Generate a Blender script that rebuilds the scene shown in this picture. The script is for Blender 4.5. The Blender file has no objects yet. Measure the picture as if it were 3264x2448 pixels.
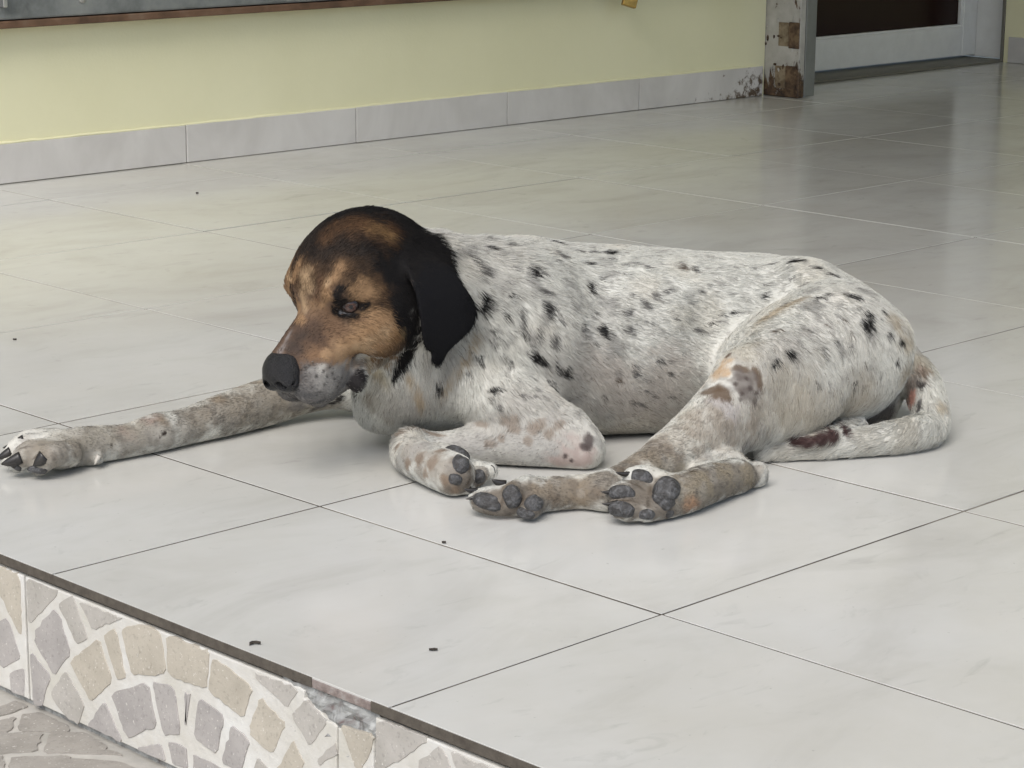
import bpy, bmesh, math, random
import numpy as np
from mathutils import Vector, Matrix
from mathutils.bvhtree import BVHTree

# ------------------------------------------------------------------ camera, sky, sun, exposure
T = 0.45                                   # floor tile pitch in metres
SCN = bpy.context.scene
COL = SCN.collection
IMG_W, IMG_H, FPX = 3264.0, 2448.0, 7433.775
PITCH, ROLL, YAW = 0.234821291, 0.00802156, 0.786672429
CAM = np.array([-3.18351222, -3.76869067, 1.45431456]) * T
FH = np.array([math.sin(YAW), math.cos(YAW), 0.0])
RH = np.array([math.cos(YAW), -math.sin(YAW), 0.0])
UZ = np.array([0.0, 0.0, 1.0])
FW = FH * math.cos(PITCH) - UZ * math.sin(PITCH)
UP0 = FH * math.sin(PITCH) + UZ * math.cos(PITCH)
RC = RH * math.cos(ROLL) + UP0 * math.sin(ROLL)
UC = -RH * math.sin(ROLL) + UP0 * math.cos(ROLL)

cam_data = bpy.data.cameras.new('camera')
cam_data.sensor_width = 36.0
cam_data.lens = 36.0 * FPX / IMG_W
cam_data.clip_start = 0.05
cam_data.clip_end = 400.0
cam = bpy.data.objects.new('camera', cam_data)
cam.matrix_world = Matrix(((RC[0], UC[0], -FW[0], CAM[0]), (RC[1], UC[1], -FW[1], CAM[1]),
                           (RC[2], UC[2], -FW[2], CAM[2]), (0, 0, 0, 1)))
COL.objects.link(cam)
SCN.camera = cam

SUN_EL, SUN_AZ = math.radians(48), math.radians(242)      # azimuth: clockwise from +Y
world = bpy.data.worlds.new('World')
SCN.world = world
world.use_nodes = True
wn = world.node_tree.nodes
sky = wn.new('ShaderNodeTexSky')
sky.sky_type = 'NISHITA'
sky.sun_disc = False
sky.sun_elevation = SUN_EL
sky.sun_rotation = SUN_AZ
sky.air_density = 1.0
sky.dust_density = 2.6
sky.ozone_density = 1.0
world.node_tree.links.new(sky.outputs[0], wn['Background'].inputs[0])
wn['Background'].inputs[1].default_value = 0.105
sun_d = bpy.data.lights.new('sun', 'SUN')
sun_d.energy = 1.5
sun_d.angle = math.radians(36)
sun_d.color = (1.0, 0.975, 0.94)
sun = bpy.data.objects.new('sun', sun_d)
sdir = Vector((math.sin(SUN_AZ) * math.cos(SUN_EL), math.cos(SUN_AZ) * math.cos(SUN_EL), math.sin(SUN_EL)))
sun.rotation_euler = sdir.to_track_quat('Z', 'Y').to_euler()
COL.objects.link(sun)

SCN.view_settings.view_transform = 'Standard'
SCN.view_settings.look = 'None'
SCN.view_settings.gamma = 1.0
SCN.view_settings.exposure = 0.72
SCN.cycles.max_bounces = 8
SCN.cycles.diffuse_bounces = 5

HAIR = True
rng = np.random.default_rng(7)
random.seed(7)
S = IMG_W / 2212.0                          # picture coordinates below are read on a 2212 px wide view


# ------------------------------------------------------------------ helpers
def ray(x, y):
    return FW + RC * ((x * S - IMG_W / 2) / FPX) - UC * ((y * S - IMG_H / 2) / FPX)


def on_plane(x, y, axis, val):
    d = ray(x, y)
    t = (val - CAM[axis]) / d[axis]
    return CAM + d * t


def link(o, parent=None):
    COL.objects.link(o)
    if parent is not None:
        o.parent = parent
    return o


def tag(o, label=None, cat=None, group=None, kind=None):
    if label: o['label'] = label
    if cat: o['category'] = cat
    if group: o['group'] = group
    if kind: o['kind'] = kind
    return o


def empty(name, loc, label=None, cat=None, group=None):
    o = bpy.data.objects.new(name, None)
    o.empty_display_size = 0.05
    o.location = loc
    link(o)
    return tag(o, label, cat, group)


def mesh_obj(name, verts, faces, mat, parent=None, smooth=False, local=None):
    me = bpy.data.meshes.new(name)
    me.from_pydata([tuple(v) for v in verts], [], [tuple(f) for f in faces])
    me.update()
    if smooth:
        me.polygons.foreach_set('use_smooth', [True] * len(me.polygons))
    me.materials.append(mat)
    o = bpy.data.objects.new(name, me)
    return link(o, parent)


def bm_obj(name, bm, mat, parent=None, smooth=False):
    me = bpy.data.meshes.new(name)
    bmesh.ops.recalc_face_normals(bm, faces=bm.faces)
    bm.to_mesh(me)
    bm.free()
    if smooth:
        me.polygons.foreach_set('use_smooth', [True] * len(me.polygons))
    me.materials.append(mat)
    o = bpy.data.objects.new(name, me)
    return link(o, parent)


def box_bm(x0, x1, y0, y1, z0, z1, bev=0.0, seg=1, bm=None):
    b = bmesh.new()
    r = bmesh.ops.create_cube(b, size=1.0)
    for v in b.verts:
        v.co = Vector(((x0 + x1) / 2 + v.co.x * (x1 - x0), (y0 + y1) / 2 + v.co.y * (y1 - y0), (z0 + z1) / 2 + v.co.z * (z1 - z0)))
    if bev > 0:
        bmesh.ops.bevel(b, geom=list(b.edges), offset=bev, segments=seg, affect='EDGES', profile=0.5)
    if bm is not None:
        tmp = bpy.data.meshes.new('tmp')
        b.to_mesh(tmp); b.free()
        bm.from_mesh(tmp); bpy.data.meshes.remove(tmp)
        return bm
    return b


def set_origin(o, loc):
    """keep the world place, move the object's origin (mesh must be unparented world coordinates)"""
    o.data.transform(Matrix.Translation(-Vector(loc)))
    o.location = loc


# ------------------------------------------------------------------ materials
class NT:
    def __init__(self, name):
        self.m = bpy.data.materials.new(name)
        self.m.use_nodes = True
        self.t = self.m.node_tree
        self.b = self.t.nodes['Principled BSDF']

    def n(self, typ, **kw):
        nd = self.t.nodes.new(typ)
        for k, v in kw.items():
            if k.startswith('i_'):
                key = k[2:]
                key = int(key) if key.isdigit() else key.replace('_', ' ')
                nd.inputs[key].default_value = v
            else:
                setattr(nd, k, v)
        return nd

    def l(self, a, b):
        self.t.links.new(a, b)

    def ramp(self, fac, stops, interp='LINEAR'):
        r = self.n('ShaderNodeValToRGB')
        e = r.color_ramp.elements
        r.color_ramp.interpolation = interp
        while len(e) < len(stops): e.new(0.5)
        for el, (p, c) in zip(e, stops):
            el.position = p
            el.color = (c[0], c[1], c[2], 1) if hasattr(c, '__len__') else (c, c, c, 1)
        self.l(fac, r.inputs[0])
        return r.outputs[0]

    def coords(self, scale=(1, 1, 1), rot=(0, 0, 0), obj=True):
        tc = self.n('ShaderNodeTexCoord')
        mp = self.n('ShaderNodeMapping')
        mp.inputs['Scale'].default_value = scale
        mp.inputs['Rotation'].default_value = rot
        if obj == 'geo':
            g = self.n('ShaderNodeNewGeometry')
            self.l(g.outputs['Position'], mp.inputs[0])
        else:
            self.l(tc.outputs['Object'], mp.inputs[0])
        return mp.outputs[0]

    def noise(self, vec, scale, detail=4, rough=0.55, dist=0.0):
        n = self.n('ShaderNodeTexNoise')
        n.inputs['Scale'].default_value = scale
        n.inputs['Detail'].default_value = detail
        n.inputs['Roughness'].default_value = rough
        n.inputs['Distortion'].default_value = dist
        self.l(vec, n.inputs['Vector'])
        return n.outputs[0]

    def mix(self, fac, a, b, mode='MIX'):
        mx = self.n('ShaderNodeMix', data_type='RGBA', blend_type=mode)
        for sock, val in ((0, fac), (6, a), (7, b)):
            if hasattr(val, 'is_output') or isinstance(val, bpy.types.NodeSocket):
                self.l(val, mx.inputs[sock])
            elif sock == 0:
                mx.inputs[0].default_value = val
            else:
                mx.inputs[sock].default_value = (*val, 1)
        return mx.outputs[2]

    def bump(self, h, strength=0.2, dist=0.002):
        b = self.n('ShaderNodeBump')
        b.inputs['Strength'].default_value = strength
        b.inputs['Distance'].default_value = dist
        self.l(h, b.inputs['Height'])
        self.l(b.outputs[0], self.b.inputs['Normal'])

    def set(self, col=None, rough=None, metal=None, spec=None):
        for key, v in (('Base Color', col), ('Roughness', rough), ('Metallic', metal), ('Specular IOR Level', spec)):
            if v is None: continue
            if isinstance(v, bpy.types.NodeSocket): self.l(v, self.b.inputs[key])
            elif key == 'Base Color': self.b.inputs[key].default_value = (*v, 1)
            else: self.b.inputs[key].default_value = v
        return self.m


def mat_tile():
    m = NT('glazed_floor_tile')
    v = m.coords((1.2, 2.6, 1), (0, 0, math.radians(14)), 'geo')
    info = m.n('ShaderNodeObjectInfo')
    off = m.n('ShaderNodeVectorMath', operation='SCALE')
    comb = m.n('ShaderNodeCombineXYZ')
    m.l(info.outputs['Random'], comb.inputs[0]); m.l(info.outputs['Random'], comb.inputs[2])
    m.l(comb.outputs[0], off.inputs[0]); off.inputs['Scale'].default_value = 37.0
    add = m.n('ShaderNodeVectorMath', operation='ADD')
    m.l(v, add.inputs[0]); m.l(off.outputs[0], add.inputs[1])
    v = add.outputs[0]
    n1 = m.noise(v, 3.2, 6, 0.62, 0.8)
    n2 = m.noise(v, 11.0, 5, 0.6, 1.2)
    c = m.ramp(n1, [(0.28, (0.525, 0.525, 0.505)), (0.50, (0.588, 0.592, 0.575)), (0.75, (0.612, 0.614, 0.597))])
    streak = m.ramp(n2, [(0.27, 0.88), (0.40, 1.0)])
    c = m.mix(1.0, c, streak, 'MULTIPLY')
    # grubby film: foot dirt
    v2 = m.coords((1, 1, 1), (0, 0, 0), 'geo')
    d = m.ramp(m.noise(v2, 1.7, 6, 0.65), [(0.35, (0.90, 0.885, 0.85)), (0.62, (1, 1, 1))])
    c = m.mix(1.0, c, d, 'MULTIPLY')
    speck = m.ramp(m.noise(v2, 160.0, 2, 0.5), [(0.22, 0.55), (0.27, 1.0)])
    c = m.mix(0.5, c, speck, 'MULTIPLY')
    r = m.ramp(m.noise(v2, 5.0, 5, 0.6), [(0.3, 0.11), (0.7, 0.20)])
    m.bump(m.noise(v2, 9.0, 3, 0.5), 0.05, 0.004)
    return m.set(c, r, 0.0, 0.45)


def mat_grout():
    m = NT('dirty_tile_grout')
    v = m.coords((1, 1, 1), (0, 0, 0), 'geo')
    n = m.noise(v, 2.6, 5, 0.6)
    c = m.ramp(n, [(0.38, (0.035, 0.030, 0.024)), (0.52, (0.10, 0.088, 0.072)), (0.70, (0.30, 0.285, 0.25))])
    return m.set(c, 0.9)


def mat_noise(name, stops, scale, rough=0.8, bump=0.0, detail=5, bscale=None, geo=True, dist=0.0, spec=None):
    m = NT(name)
    v = m.coords((1, 1, 1), (0, 0, 0), 'geo' if geo else True)
    c = m.ramp(m.noise(v, scale, detail, 0.6, dist), stops)
    if bump:
        m.bump(m.noise(v, bscale or scale * 8, 4, 0.6), bump, 0.002)
    return m.set(c, rough, 0.0, spec)


def mat_wall():
    m = NT('yellow_wall_paint')
    v = m.coords((1, 1, 1), (0, 0, 0), 'geo')
    c = m.ramp(m.noise(v, 2.2, 6, 0.6), [(0.3, (0.75, 0.73, 0.49)), (0.7, (0.82, 0.80, 0.56))])
    m.bump(m.noise(v, 140, 4, 0.6), 0.25, 0.0015)
    return m.set(c, 0.75, 0.0, 0.25)


def mat_skirting():
    m = NT('skirting_tile_glaze')
    v = m.coords((1, 1, 1), (0, 0, 0), 'geo')
    vs = m.coords((1.3, 1, 1), (0, 0, 0), 'geo')
    c = m.ramp(m.noise(vs, 4.0, 5, 0.6, 0.5), [(0.3, (0.52, 0.505, 0.485)), (0.5, (0.61, 0.595, 0.575)), (0.62, (0.66, 0.645, 0.625))])
    # brown damp stains low down near the rusty post
    sep = m.n('ShaderNodeSeparateXYZ'); m.l(v, sep.inputs[0])
    mr = m.n('ShaderNodeMapRange'); m.l(sep.outputs[0], mr.inputs[0])
    mr.inputs[1].default_value = 2.75; mr.inputs[2].default_value = 3.16
    mz = m.n('ShaderNodeMapRange'); m.l(sep.outputs[2], mz.inputs[0])
    mz.inputs[1].default_value = 0.07; mz.inputs[2].default_value = 0.0
    ad = m.n('ShaderNodeMath', operation='MULTIPLY_ADD'); m.l(mr.outputs[0], ad.inputs[0]); ad.inputs[1].default_value = 0.36
    m.l(m.noise(v, 45, 6, 0.7), ad.inputs[2])
    ad2 = m.n('ShaderNodeMath', operation='MULTIPLY_ADD'); m.l(mz.outputs[0], ad2.inputs[0]); ad2.inputs[1].default_value = 0.16
    m.l(ad.outputs[0], ad2.inputs[2])
    st = m.ramp(ad2.outputs[0], [(0.88, 0.0), (1.0, 1.0)])
    c = m.mix(st, c, (0.10, 0.07, 0.045))
    return m.set(c, 0.35, 0.0, 0.4)


def mat_rusty_paint():
    m = NT('chipped_white_paint_over_rust')
    v = m.coords((1, 1, 1), (0, 0, 0), 'geo')
    vz = m.coords((1.0, 1.0, 0.35), (0, 0, 0), 'geo')
    paint = m.ramp(m.noise(v, 30, 5, 0.6), [(0.3, (0.34, 0.33, 0.30)), (0.7, (0.47, 0.46, 0.43))])
    rust = m.ramp(m.noise(v, 55, 6, 0.7), [(0.35, (0.022, 0.014, 0.010)), (0.52, (0.085, 0.05, 0.028)), (0.68, (0.17, 0.115, 0.06))])
    sep = m.n('ShaderNodeSeparateXYZ'); m.l(v, sep.inputs[0])
    low = m.n('ShaderNodeMapRange'); m.l(sep.outputs[2], low.inputs[0])
    low.inputs[1].default_value = 0.13; low.inputs[2].default_value = -0.04
    ad = m.n('ShaderNodeMath', operation='MULTIPLY_ADD'); m.l(low.outputs[0], ad.inputs[0]); ad.inputs[1].default_value = 0.30
    m.l(m.noise(vz, 17, 7, 0.72, 0.6), ad.inputs[2])
    f = m.ramp(ad.outputs[0], [(0.605, 0.0), (0.635, 1.0)])
    c = m.mix(f, paint, rust)
    h = m.n('ShaderNodeMath', operation='SUBTRACT'); h.inputs[0].default_value = 1.0; m.l(f, h.inputs[1])
    m.bump(h.outputs[0], 0.6, 0.003)
    return m.set(c, 0.65)


def mat_galv():
    m = NT('galvanised_steel')
    v = m.coords((1, 1, 1), (0, 0, 0), 'geo')
    c = m.ramp(m.noise(v, 14, 6, 0.65), [(0.3, (0.16, 0.17, 0.17)), (0.5, (0.26, 0.275, 0.275)), (0.75, (0.36, 0.37, 0.36))])
    m.bump(m.noise(v, 60, 4, 0.6), 0.1, 0.002)
    return m.set(c, 0.5, 0.55)


def mat_plain(name, col, rough=0.5, metal=0.0, spec=None, var=0.12, scale=25):
    m = NT(name)
    v = m.coords((1, 1, 1), (0, 0, 0), 'geo')
    n = m.noise(v, scale, 5, 0.6)
    c = m.ramp(n, [(0.3, tuple(x * (1 - var) for x in col)), (0.7, tuple(min(1, x * (1 + var)) for x in col))])
    return m.set(c, rough, metal, spec)


def mat_stone(name, a, b):
    m = NT(name)
    v = m.coords((1, 1, 1), (0, 0, 0), 'geo')
    c = m.ramp(m.noise(v, 22, 5, 0.6), [(0.3, a), (0.7, b)])
    sp = m.ramp(m.noise(v, 380, 2, 0.5), [(0.66, 0.0), (0.74, 0.7)])
    c = m.mix(sp, c, (0.68, 0.66, 0.62))
    dk = m.ramp(m.noise(v, 300, 2, 0.5), [(0.3, 0.82), (0.42, 1.0)])
    c = m.mix(1.0, c, dk, 'MULTIPLY')
    m.bump(m.noise(v, 320, 4, 0.65), 0.35, 0.001)
    return m.set(c, 0.6, 0.0, 0.35)


M_TILE, M_GROUT, M_WALL, M_SKIRT = mat_tile(), mat_grout(), mat_wall(), mat_skirting()
M_RUSTY, M_GALV = mat_rusty_paint(), mat_galv()
M_DARKMETAL = mat_plain('grey_painted_steel', (0.17, 0.18, 0.17), 0.5, 0.0)
M_WHITE = mat_plain('white_aluminium_paint', (0.72, 0.735, 0.725), 0.4, 0.0, var=0.05)
M_WHITE2 = mat_plain('pale_skirting_glaze', (0.50, 0.49, 0.47), 0.4, 0.0, var=0.08)
M_GLASS = mat_plain('dark_brown_door_glass', (0.016, 0.006, 0.005), 0.22, 0.0, 0.2)
M_SILL = mat_plain('dull_grey_threshold', (0.16, 0.155, 0.13), 0.55)
M_CONC = mat_noise('rough_broken_mortar', [(0.27, (0.12, 0.085, 0.08)), (0.36, (0.20, 0.19, 0.185)), (0.46, (0.27, 0.275, 0.27)), (0.62, (0.40, 0.41, 0.40))], 60, 0.95, 0.9, 6, 90, dist=1.2)
M_EDGE = mat_noise('grimy_tile_edge', [(0.3, (0.060, 0.050, 0.040)), (0.7, (0.105, 0.092, 0.074))], 120, 0.9, 0.4)
M_CHIPEDGE = mat_noise('broken_tile_body', [(0.3, (0.13, 0.10, 0.09)), (0.5, (0.24, 0.20, 0.185)), (0.7, (0.36, 0.34, 0.32))], 70, 0.9, 0.5)
M_SLOT = mat_noise('dark_brown_joint_dirt', [(0.35, (0.03, 0.02, 0.014)), (0.65, (0.09, 0.055, 0.035))], 60, 0.95)
M_RGROUT = mat_noise('white_tile_glaze', [(0.3, (0.50, 0.485, 0.43)), (0.5, (0.57, 0.56, 0.525)), (0.7, (0.65, 0.655, 0.635))], 13, 0.45, 0.5, 6, 130)
M_ST = [mat_stone('beige_stone_print', (0.37, 0.34, 0.285), (0.47, 0.435, 0.37)),
        mat_stone('grey_stone_print', (0.35, 0.335, 0.305), (0.45, 0.43, 0.40)),
        mat_stone('mauve_grey_stone_print', (0.31, 0.295, 0.285), (0.41, 0.39, 0.375))]
M_GND = mat_noise('pale_paving_joint', [(0.3, (0.33, 0.32, 0.29)), (0.7, (0.52, 0.50, 0.46))], 14, 0.85, 0.4)
M_PAVE = mat_stone('taupe_paving_stone', (0.25, 0.235, 0.21), (0.35, 0.33, 0.30))
M_CEIL = mat_plain('white_ceiling_paint', (0.70, 0.70, 0.66), 0.8, var=0.03, scale=4)
M_BRASS = mat_plain('worn_brass', (0.42, 0.27, 0.07), 0.38, 0.75, var=0.3, scale=70)
M_STEEL = mat_plain('padlock_steel', (0.45, 0.45, 0.44), 0.3, 0.9)
M_WOOD = mat_noise('rust_brown_strip', [(0.3, (0.06, 0.035, 0.02)), (0.55, (0.15, 0.085, 0.05)), (0.75, (0.20, 0.14, 0.095))], 16, 0.85, 0.5, 6, 80)
M_DEBRIS = mat_plain('dry_dark_litter', (0.035, 0.028, 0.022), 0.9, var=0.4, scale=300)

# ------------------------------------------------------------------ the place: porch floor, step, ground, walls
EDGE_X = -0.695 * T
WALL_Y = 4.48 * T
DOOR_Y = 4.93 * T
RIGHT_X = 9.72 * T
RISER = 0.302 * T
TH = 0.009
J = 0.0017                       # half of a floor joint

ground = mesh_obj('ground', [(-90, -90, -RISER - 0.004), (90, -90, -RISER - 0.004), (90, 90, -RISER - 0.004), (-90, 90, -RISER - 0.004)], [(0, 1, 2, 3)], M_GND)
tag(ground, 'pale stone paving of the lower ground below the step', None, None, 'structure')

# floor slab, its joints show between the tiles
fb = box_bm(EDGE_X + 0.004, RIGHT_X + 0.3, -7.0 * T, 5.4 * T, -RISER + 0.001, -0.0009)
floor = bm_obj('floor', fb, M_GROUT)
tag(floor, 'glossy pale grey porch floor of square tiles', None, None, 'structure')


def tile_mesh(name, x0, x1, y0, y1, bev=0.0003):
    b = box_bm(x0, x1, y0, y1, -TH, 0.0)
    top = [e for e in b.edges if all(v.co.z > -1e-6 for v in e.verts)]
    bmesh.ops.bevel(b, geom=top, offset=bev, segments=2, affect='EDGES', profile=0.5)
    me = bpy.data.meshes.new(name)
    b.to_mesh(me); b.free()
    me.materials.append(M_TILE)
    return me


full = tile_mesh('floor_tile', J, T - J, J, T - J)
tile_cache = {}
for i in range(-1, 11):
    for j in range(-6, 6):
        x0, x1 = i * T + J, (i + 1) * T - J
        y0, y1 = j * T + J, (j + 1) * T - J
        if i == -1: x0 = EDGE_X
        x1 = min(x1, RIGHT_X + 0.28)
        y1 = min(y1, 5.38 * T)
        if x1 - x0 < 0.03 or y1 - y0 < 0.03: continue
        key = (round(x1 - x0, 4), round(y1 - y0, 4))
        if key not in tile_cache:
            tile_cache[key] = tile_mesh('floor_tile', 0, x1 - x0, 0, y1 - y0)
        o = bpy.data.objects.new('floor_tile', tile_cache[key])
        o.location = (x0, y0, random.uniform(-0.0004, 0.0002))
        o.rotation_euler = (random.uniform(-.0007, .0007), random.uniform(-.0007, .0007), 0)
        link(o, floor)

# ---- step face: printed stone tiles under a dirty joint, one corner broken away
step = bm_obj('step', box_bm(EDGE_X + 0.006, EDGE_X + 0.03, -7 * T, 5.4 * T, -RISER - 0.01, -0.0102), M_CONC)
tag(step, 'front face of the porch step, broken mortar behind its tiles', None, None, 'structure')
RX = EDGE_X - 0.001              # face of the riser tiles


def c5(x, y): return (x * .4509 / S, (1700 + y * .4509) / S)


def c6(x, y): return ((800 + x * .4521) / S, (1950 + y * .4521) / S)


def riser_pt(pxy, xp=RX):
    p = on_plane(pxy[0], pxy[1], 0, xp)
    return (p[1], p[2])


def extrude_poly_x(name, poly, xf, depth, mat, parent, bev=0.0, inset=0.0):
    """poly of (y, z) at x = xf (front, faces -X), body reaching back by depth"""
    b = bmesh.new()
    vs = [b.verts.new((xf, y, z)) for y, z in poly]
    f = b.faces.new(vs)
    r = bmesh.ops.extrude_face_region(b, geom=[f])
    for v in [g for g in r['geom'] if isinstance(g, bmesh.types.BMVert)]:
        v.co.x = xf + depth
    bmesh.ops.recalc_face_normals(b, faces=b.faces)
    if bev:
        fe = [e for e in b.edges if all(abs(v.co.x - xf) < 1e-6 for v in e.verts)]
        bmesh.ops.bevel(b, geom=fe, offset=bev, segments=2, affect='EDGES', profile=0.5)
    return bm_obj(name, b, mat, parent)


def smooth_poly(poly, n_sub=3, jit=0.0006):
    """round the corners a little and roughen the outline"""
    P = np.array(poly, float)
    c = P.mean(0)
    P = c + (P - c) * 1.20
    Q = np.roll(P, -1, 0)
    L = np.linalg.norm(Q - P, axis=1)
    out = []
    for p, q, l in zip(P, Q, L):
        m = max(3, int(l / 0.006))
        for t in np.linspace(.09, .91, m):
            out.append(p + (q - p) * t)
    P = np.array(out)
    P = P + rng.normal(0, jit, P.shape)
    return [tuple(q) for q in P]


ZT, ZB = -0.0128, -RISER + 0.004            # top and bottom of the riser tiles
yj1, yj2, yj3 = 0.100 * T, -0.861 * T, -0.963 * T
chip = [riser_pt(c6(*q)) for q in [(312, 455), (335, 520), (375, 560), (372, 610), (430, 660), (500, 725), (530, 768), (585, 785), (604, 812)]]
tiles = {}
tiles['A'] = [(yj1 + 0.0015, ZT), (yj1 + T * .97, ZT), (yj1 + T * .97, ZB), (yj1 + 0.0015, ZB)]
tiles['B'] = [(yj1 - 0.0015, ZB), (yj1 - 0.0015, ZT), (chip[0][0], ZT)] + [(y, min(z, ZT)) for y, z in chip] + [(yj2 + 0.001, ZB)]
tiles['C'] = [(yj2 - 0.002, ZB)] + [riser_pt(c6(*q)) for q in [(612, 818), (680, 838), (770, 862), (840, 880), (862, 876)]] + [(yj3 + 0.0012, ZB)]
tiles['D'] = [(yj3 - 0.0012, ZT), (yj3 - 0.0012, ZB), (yj3 - T * .97, ZB), (yj3 - T * .97, ZT)]
riser_tiles = {}
for k, poly in tiles.items():
    # drop near-duplicate points
    pl = []
    for q in poly:
        if not pl or abs(q[0] - pl[-1][0]) + abs(q[1] - pl[-1][1]) > 2e-4: pl.append(q)
    riser_tiles[k] = extrude_poly_x('riser_tile', pl, RX, 0.0065, M_RGROUT, step, 0.0012)

stones5 = [('A', 0, [(-60, 190), (120, 285), (135, 690), (-60, 280)]),
 ('A', 2, [(-60, 660), (50, 630), (130, 870), (30, 920), (-60, 860)]), ('A', 2, [(75, 1000), (160, 960), (165, 1150), (90, 1105)]),
 ('B', 1, [(200, 300), (400, 380), (215, 620)]), ('B', 2, [(380, 570), (270, 690), (265, 760), (380, 960), (480, 830), (410, 600)]),
 ('B', 1, [(430, 520), (515, 450), (610, 720), (540, 755)]), ('B', 1, [(585, 450), (800, 540), (845, 600), (670, 665)]),
 ('B', 2, [(225, 865), (350, 1020), (290, 1210), (245, 1190)]), ('B', 1, [(470, 1000), (580, 1210), (545, 1330), (490, 1310), (385, 1165), (385, 1120)]),
 ('B', 0, [(690, 770), (770, 1030), (640, 1150), (525, 925), (540, 890)]), ('B', 0, [(745, 740), (820, 700), (880, 990), (830, 1005)]),
 ('B', 0, [(885, 690), (1000, 660), (1115, 680), (1155, 960), (950, 970)]), ('B', 0, [(1200, 705), (1460, 840), (1440, 1075), (1215, 985)]),
 ('B', 0, [(1530, 910), (1760, 1085), (1710, 1270), (1500, 1115)]), ('B', 2, [(815, 1150), (1030, 1090), (1085, 1350), (920, 1420), (890, 1370)]),
 ('B', 2, [(1095, 1075), (1225, 1105), (1265, 1385), (1165, 1390)]), ('B', 2, [(1308, 1140), (1345, 1145), (1320, 1340)]),
 ('B', 2, [(1420, 1190), (1570, 1300), (1530, 1530), (1395, 1430)]), ('B', 2, [(740, 1210), (850, 1490), (700, 1415), (640, 1360)]),
 ('B', 2, [(1650, 1375), (1755, 1480), (1700, 1659), (1590, 1610)]), ('B', 2, [(990, 1540), (1130, 1490), (1165, 1600), (1100, 1590)]),
 ('B', 2, [(1200, 1490), (1310, 1520), (1320, 1640), (1235, 1620)]), 
 ('B', 2, [(1385, 1570), (1560, 1659), (1540, 1700), (1385, 1680)]), ('B', 1, [(1830, 1590), (1920, 1690), (1780, 1720)])]
stones6 = [('B', 1, [(50, 420), (310, 530), (240, 650), (60, 480)]), ('B', 0, [(70, 630), (225, 800), (140, 970), (10, 860), (10, 800)]),
 ('B', 1, [(390, 640), (520, 770), (420, 925), (305, 740)]), ('B', 0, [(300, 930), (365, 1060), (330, 1140), (200, 1110)]),
 ('B', 1, [(590, 940), (595, 1010), (490, 1070), (480, 1040)]), ('C', 0, [(650, 830), (850, 892), (820, 1030), (770, 1110), (740, 1060)]),
 ('D', 1, [(905, 750), (1220, 862), (960, 1080), (895, 1120)]), ('D', 1, [(1330, 950), (1410, 1120), (1205, 1140), (1210, 1040)]),
 ('D', 1, [(1440, 960), (1690, 1060), (1790, 1120), (1490, 1140)])]
STN = 0
for lst, fn in ((stones5, c5), (stones6, c6)):
    for k, mi, poly in lst:
        pts = [riser_pt(fn(*q), RX) for q in poly]
        pts = [(y, min(max(z, ZB + 0.002), ZT - 0.003)) for y, z in pts]
        STN += 1
        extrude_poly_x('stone', smooth_poly(pts), RX - 0.0006 - .00003 * (STN % 23), 0.003, M_ST[mi], riser_tiles[k], 0.0004)
# the same print goes on along the step outside the frame
for lst, fn in ((stones5, c5), (stones6, c6)):
    for k, mi, poly in lst:
        if k != 'B': continue
        pts = [riser_pt(fn(*q), RX) for q in poly]
        for kk, sh in (('A', .961 * T), ('D', -1.063 * T)):
            p2 = [(y + sh, min(max(z, ZB + 0.002), ZT - 0.003)) for y, z in pts]
            ys = [y for y, z in p2]
            if (kk == 'A' and min(ys) > .215 * T and max(ys) < 1.05 * T) or (kk == 'D' and max(ys) < -1.36 * T and min(ys) > -1.92 * T):
                STN += 1
                extrude_poly_x('stone', smooth_poly(p2), RX - 0.0006 - .00003 * (STN % 23), 0.003, M_ST[mi], riser_tiles[kk], 0.0004)
# grimy strip of the floor tile edge with the dark open joint under it
for ya, yb in ((5.3 * T, yj3 + 0.052 * 0 + chip[0][0] - yj3 - 0.018), (yj3 - 0.002, -7 * T)):
    y0, y1 = min(ya, yb), max(ya, yb)
    bm_obj('edge_joint', box_bm(EDGE_X + 0.0042, EDGE_X + 0.012, y0, y1, -0.0150, -0.0092), M_SLOT, step)
bm_obj('nosing_strip', box_bm(EDGE_X - 0.0014, EDGE_X - 0.0002, chip[0][0] - 0.02, 5.3 * T, -0.0091, -0.0004, 0.0004), M_EDGE, step)
bm_obj('nosing_strip', box_bm(EDGE_X - 0.0014, EDGE_X - 0.0002, -7 * T, yj3 + 0.004, -0.0091, -0.0004, 0.0004), M_EDGE, step)
bm_obj('nosing_strip', box_bm(EDGE_X - 0.0012, EDGE_X - 0.0002, yj3 + 0.0045, chip[0][0] - 0.0205, -0.0088, -0.0016, 0.0004), M_CHIPEDGE, step)
# lumpy mortar in the broken corner
bm = bmesh.new()
bmesh.ops.create_grid(bm, x_segments=26, y_segments=16, size=1.0)
for v in bm.verts:
    u, w = v.co.x * .5 + .5, v.co.y * .5 + .5
    yy = yj3 - 0.004 + u * (chip[0][0] + 0.02 - yj3 + 0.004)
    zz = -0.0098 - w * 0.045
    lump = 0.0022 * math.sin(u * 17 + 3 * w) * math.cos(w * 11 - u * 4) + random.uniform(-.0009, .0009)
    v.co = Vector((EDGE_X + 0.0012 + lump, yy, zz))
bm_obj('mortar', bm, M_CONC, step)

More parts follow.
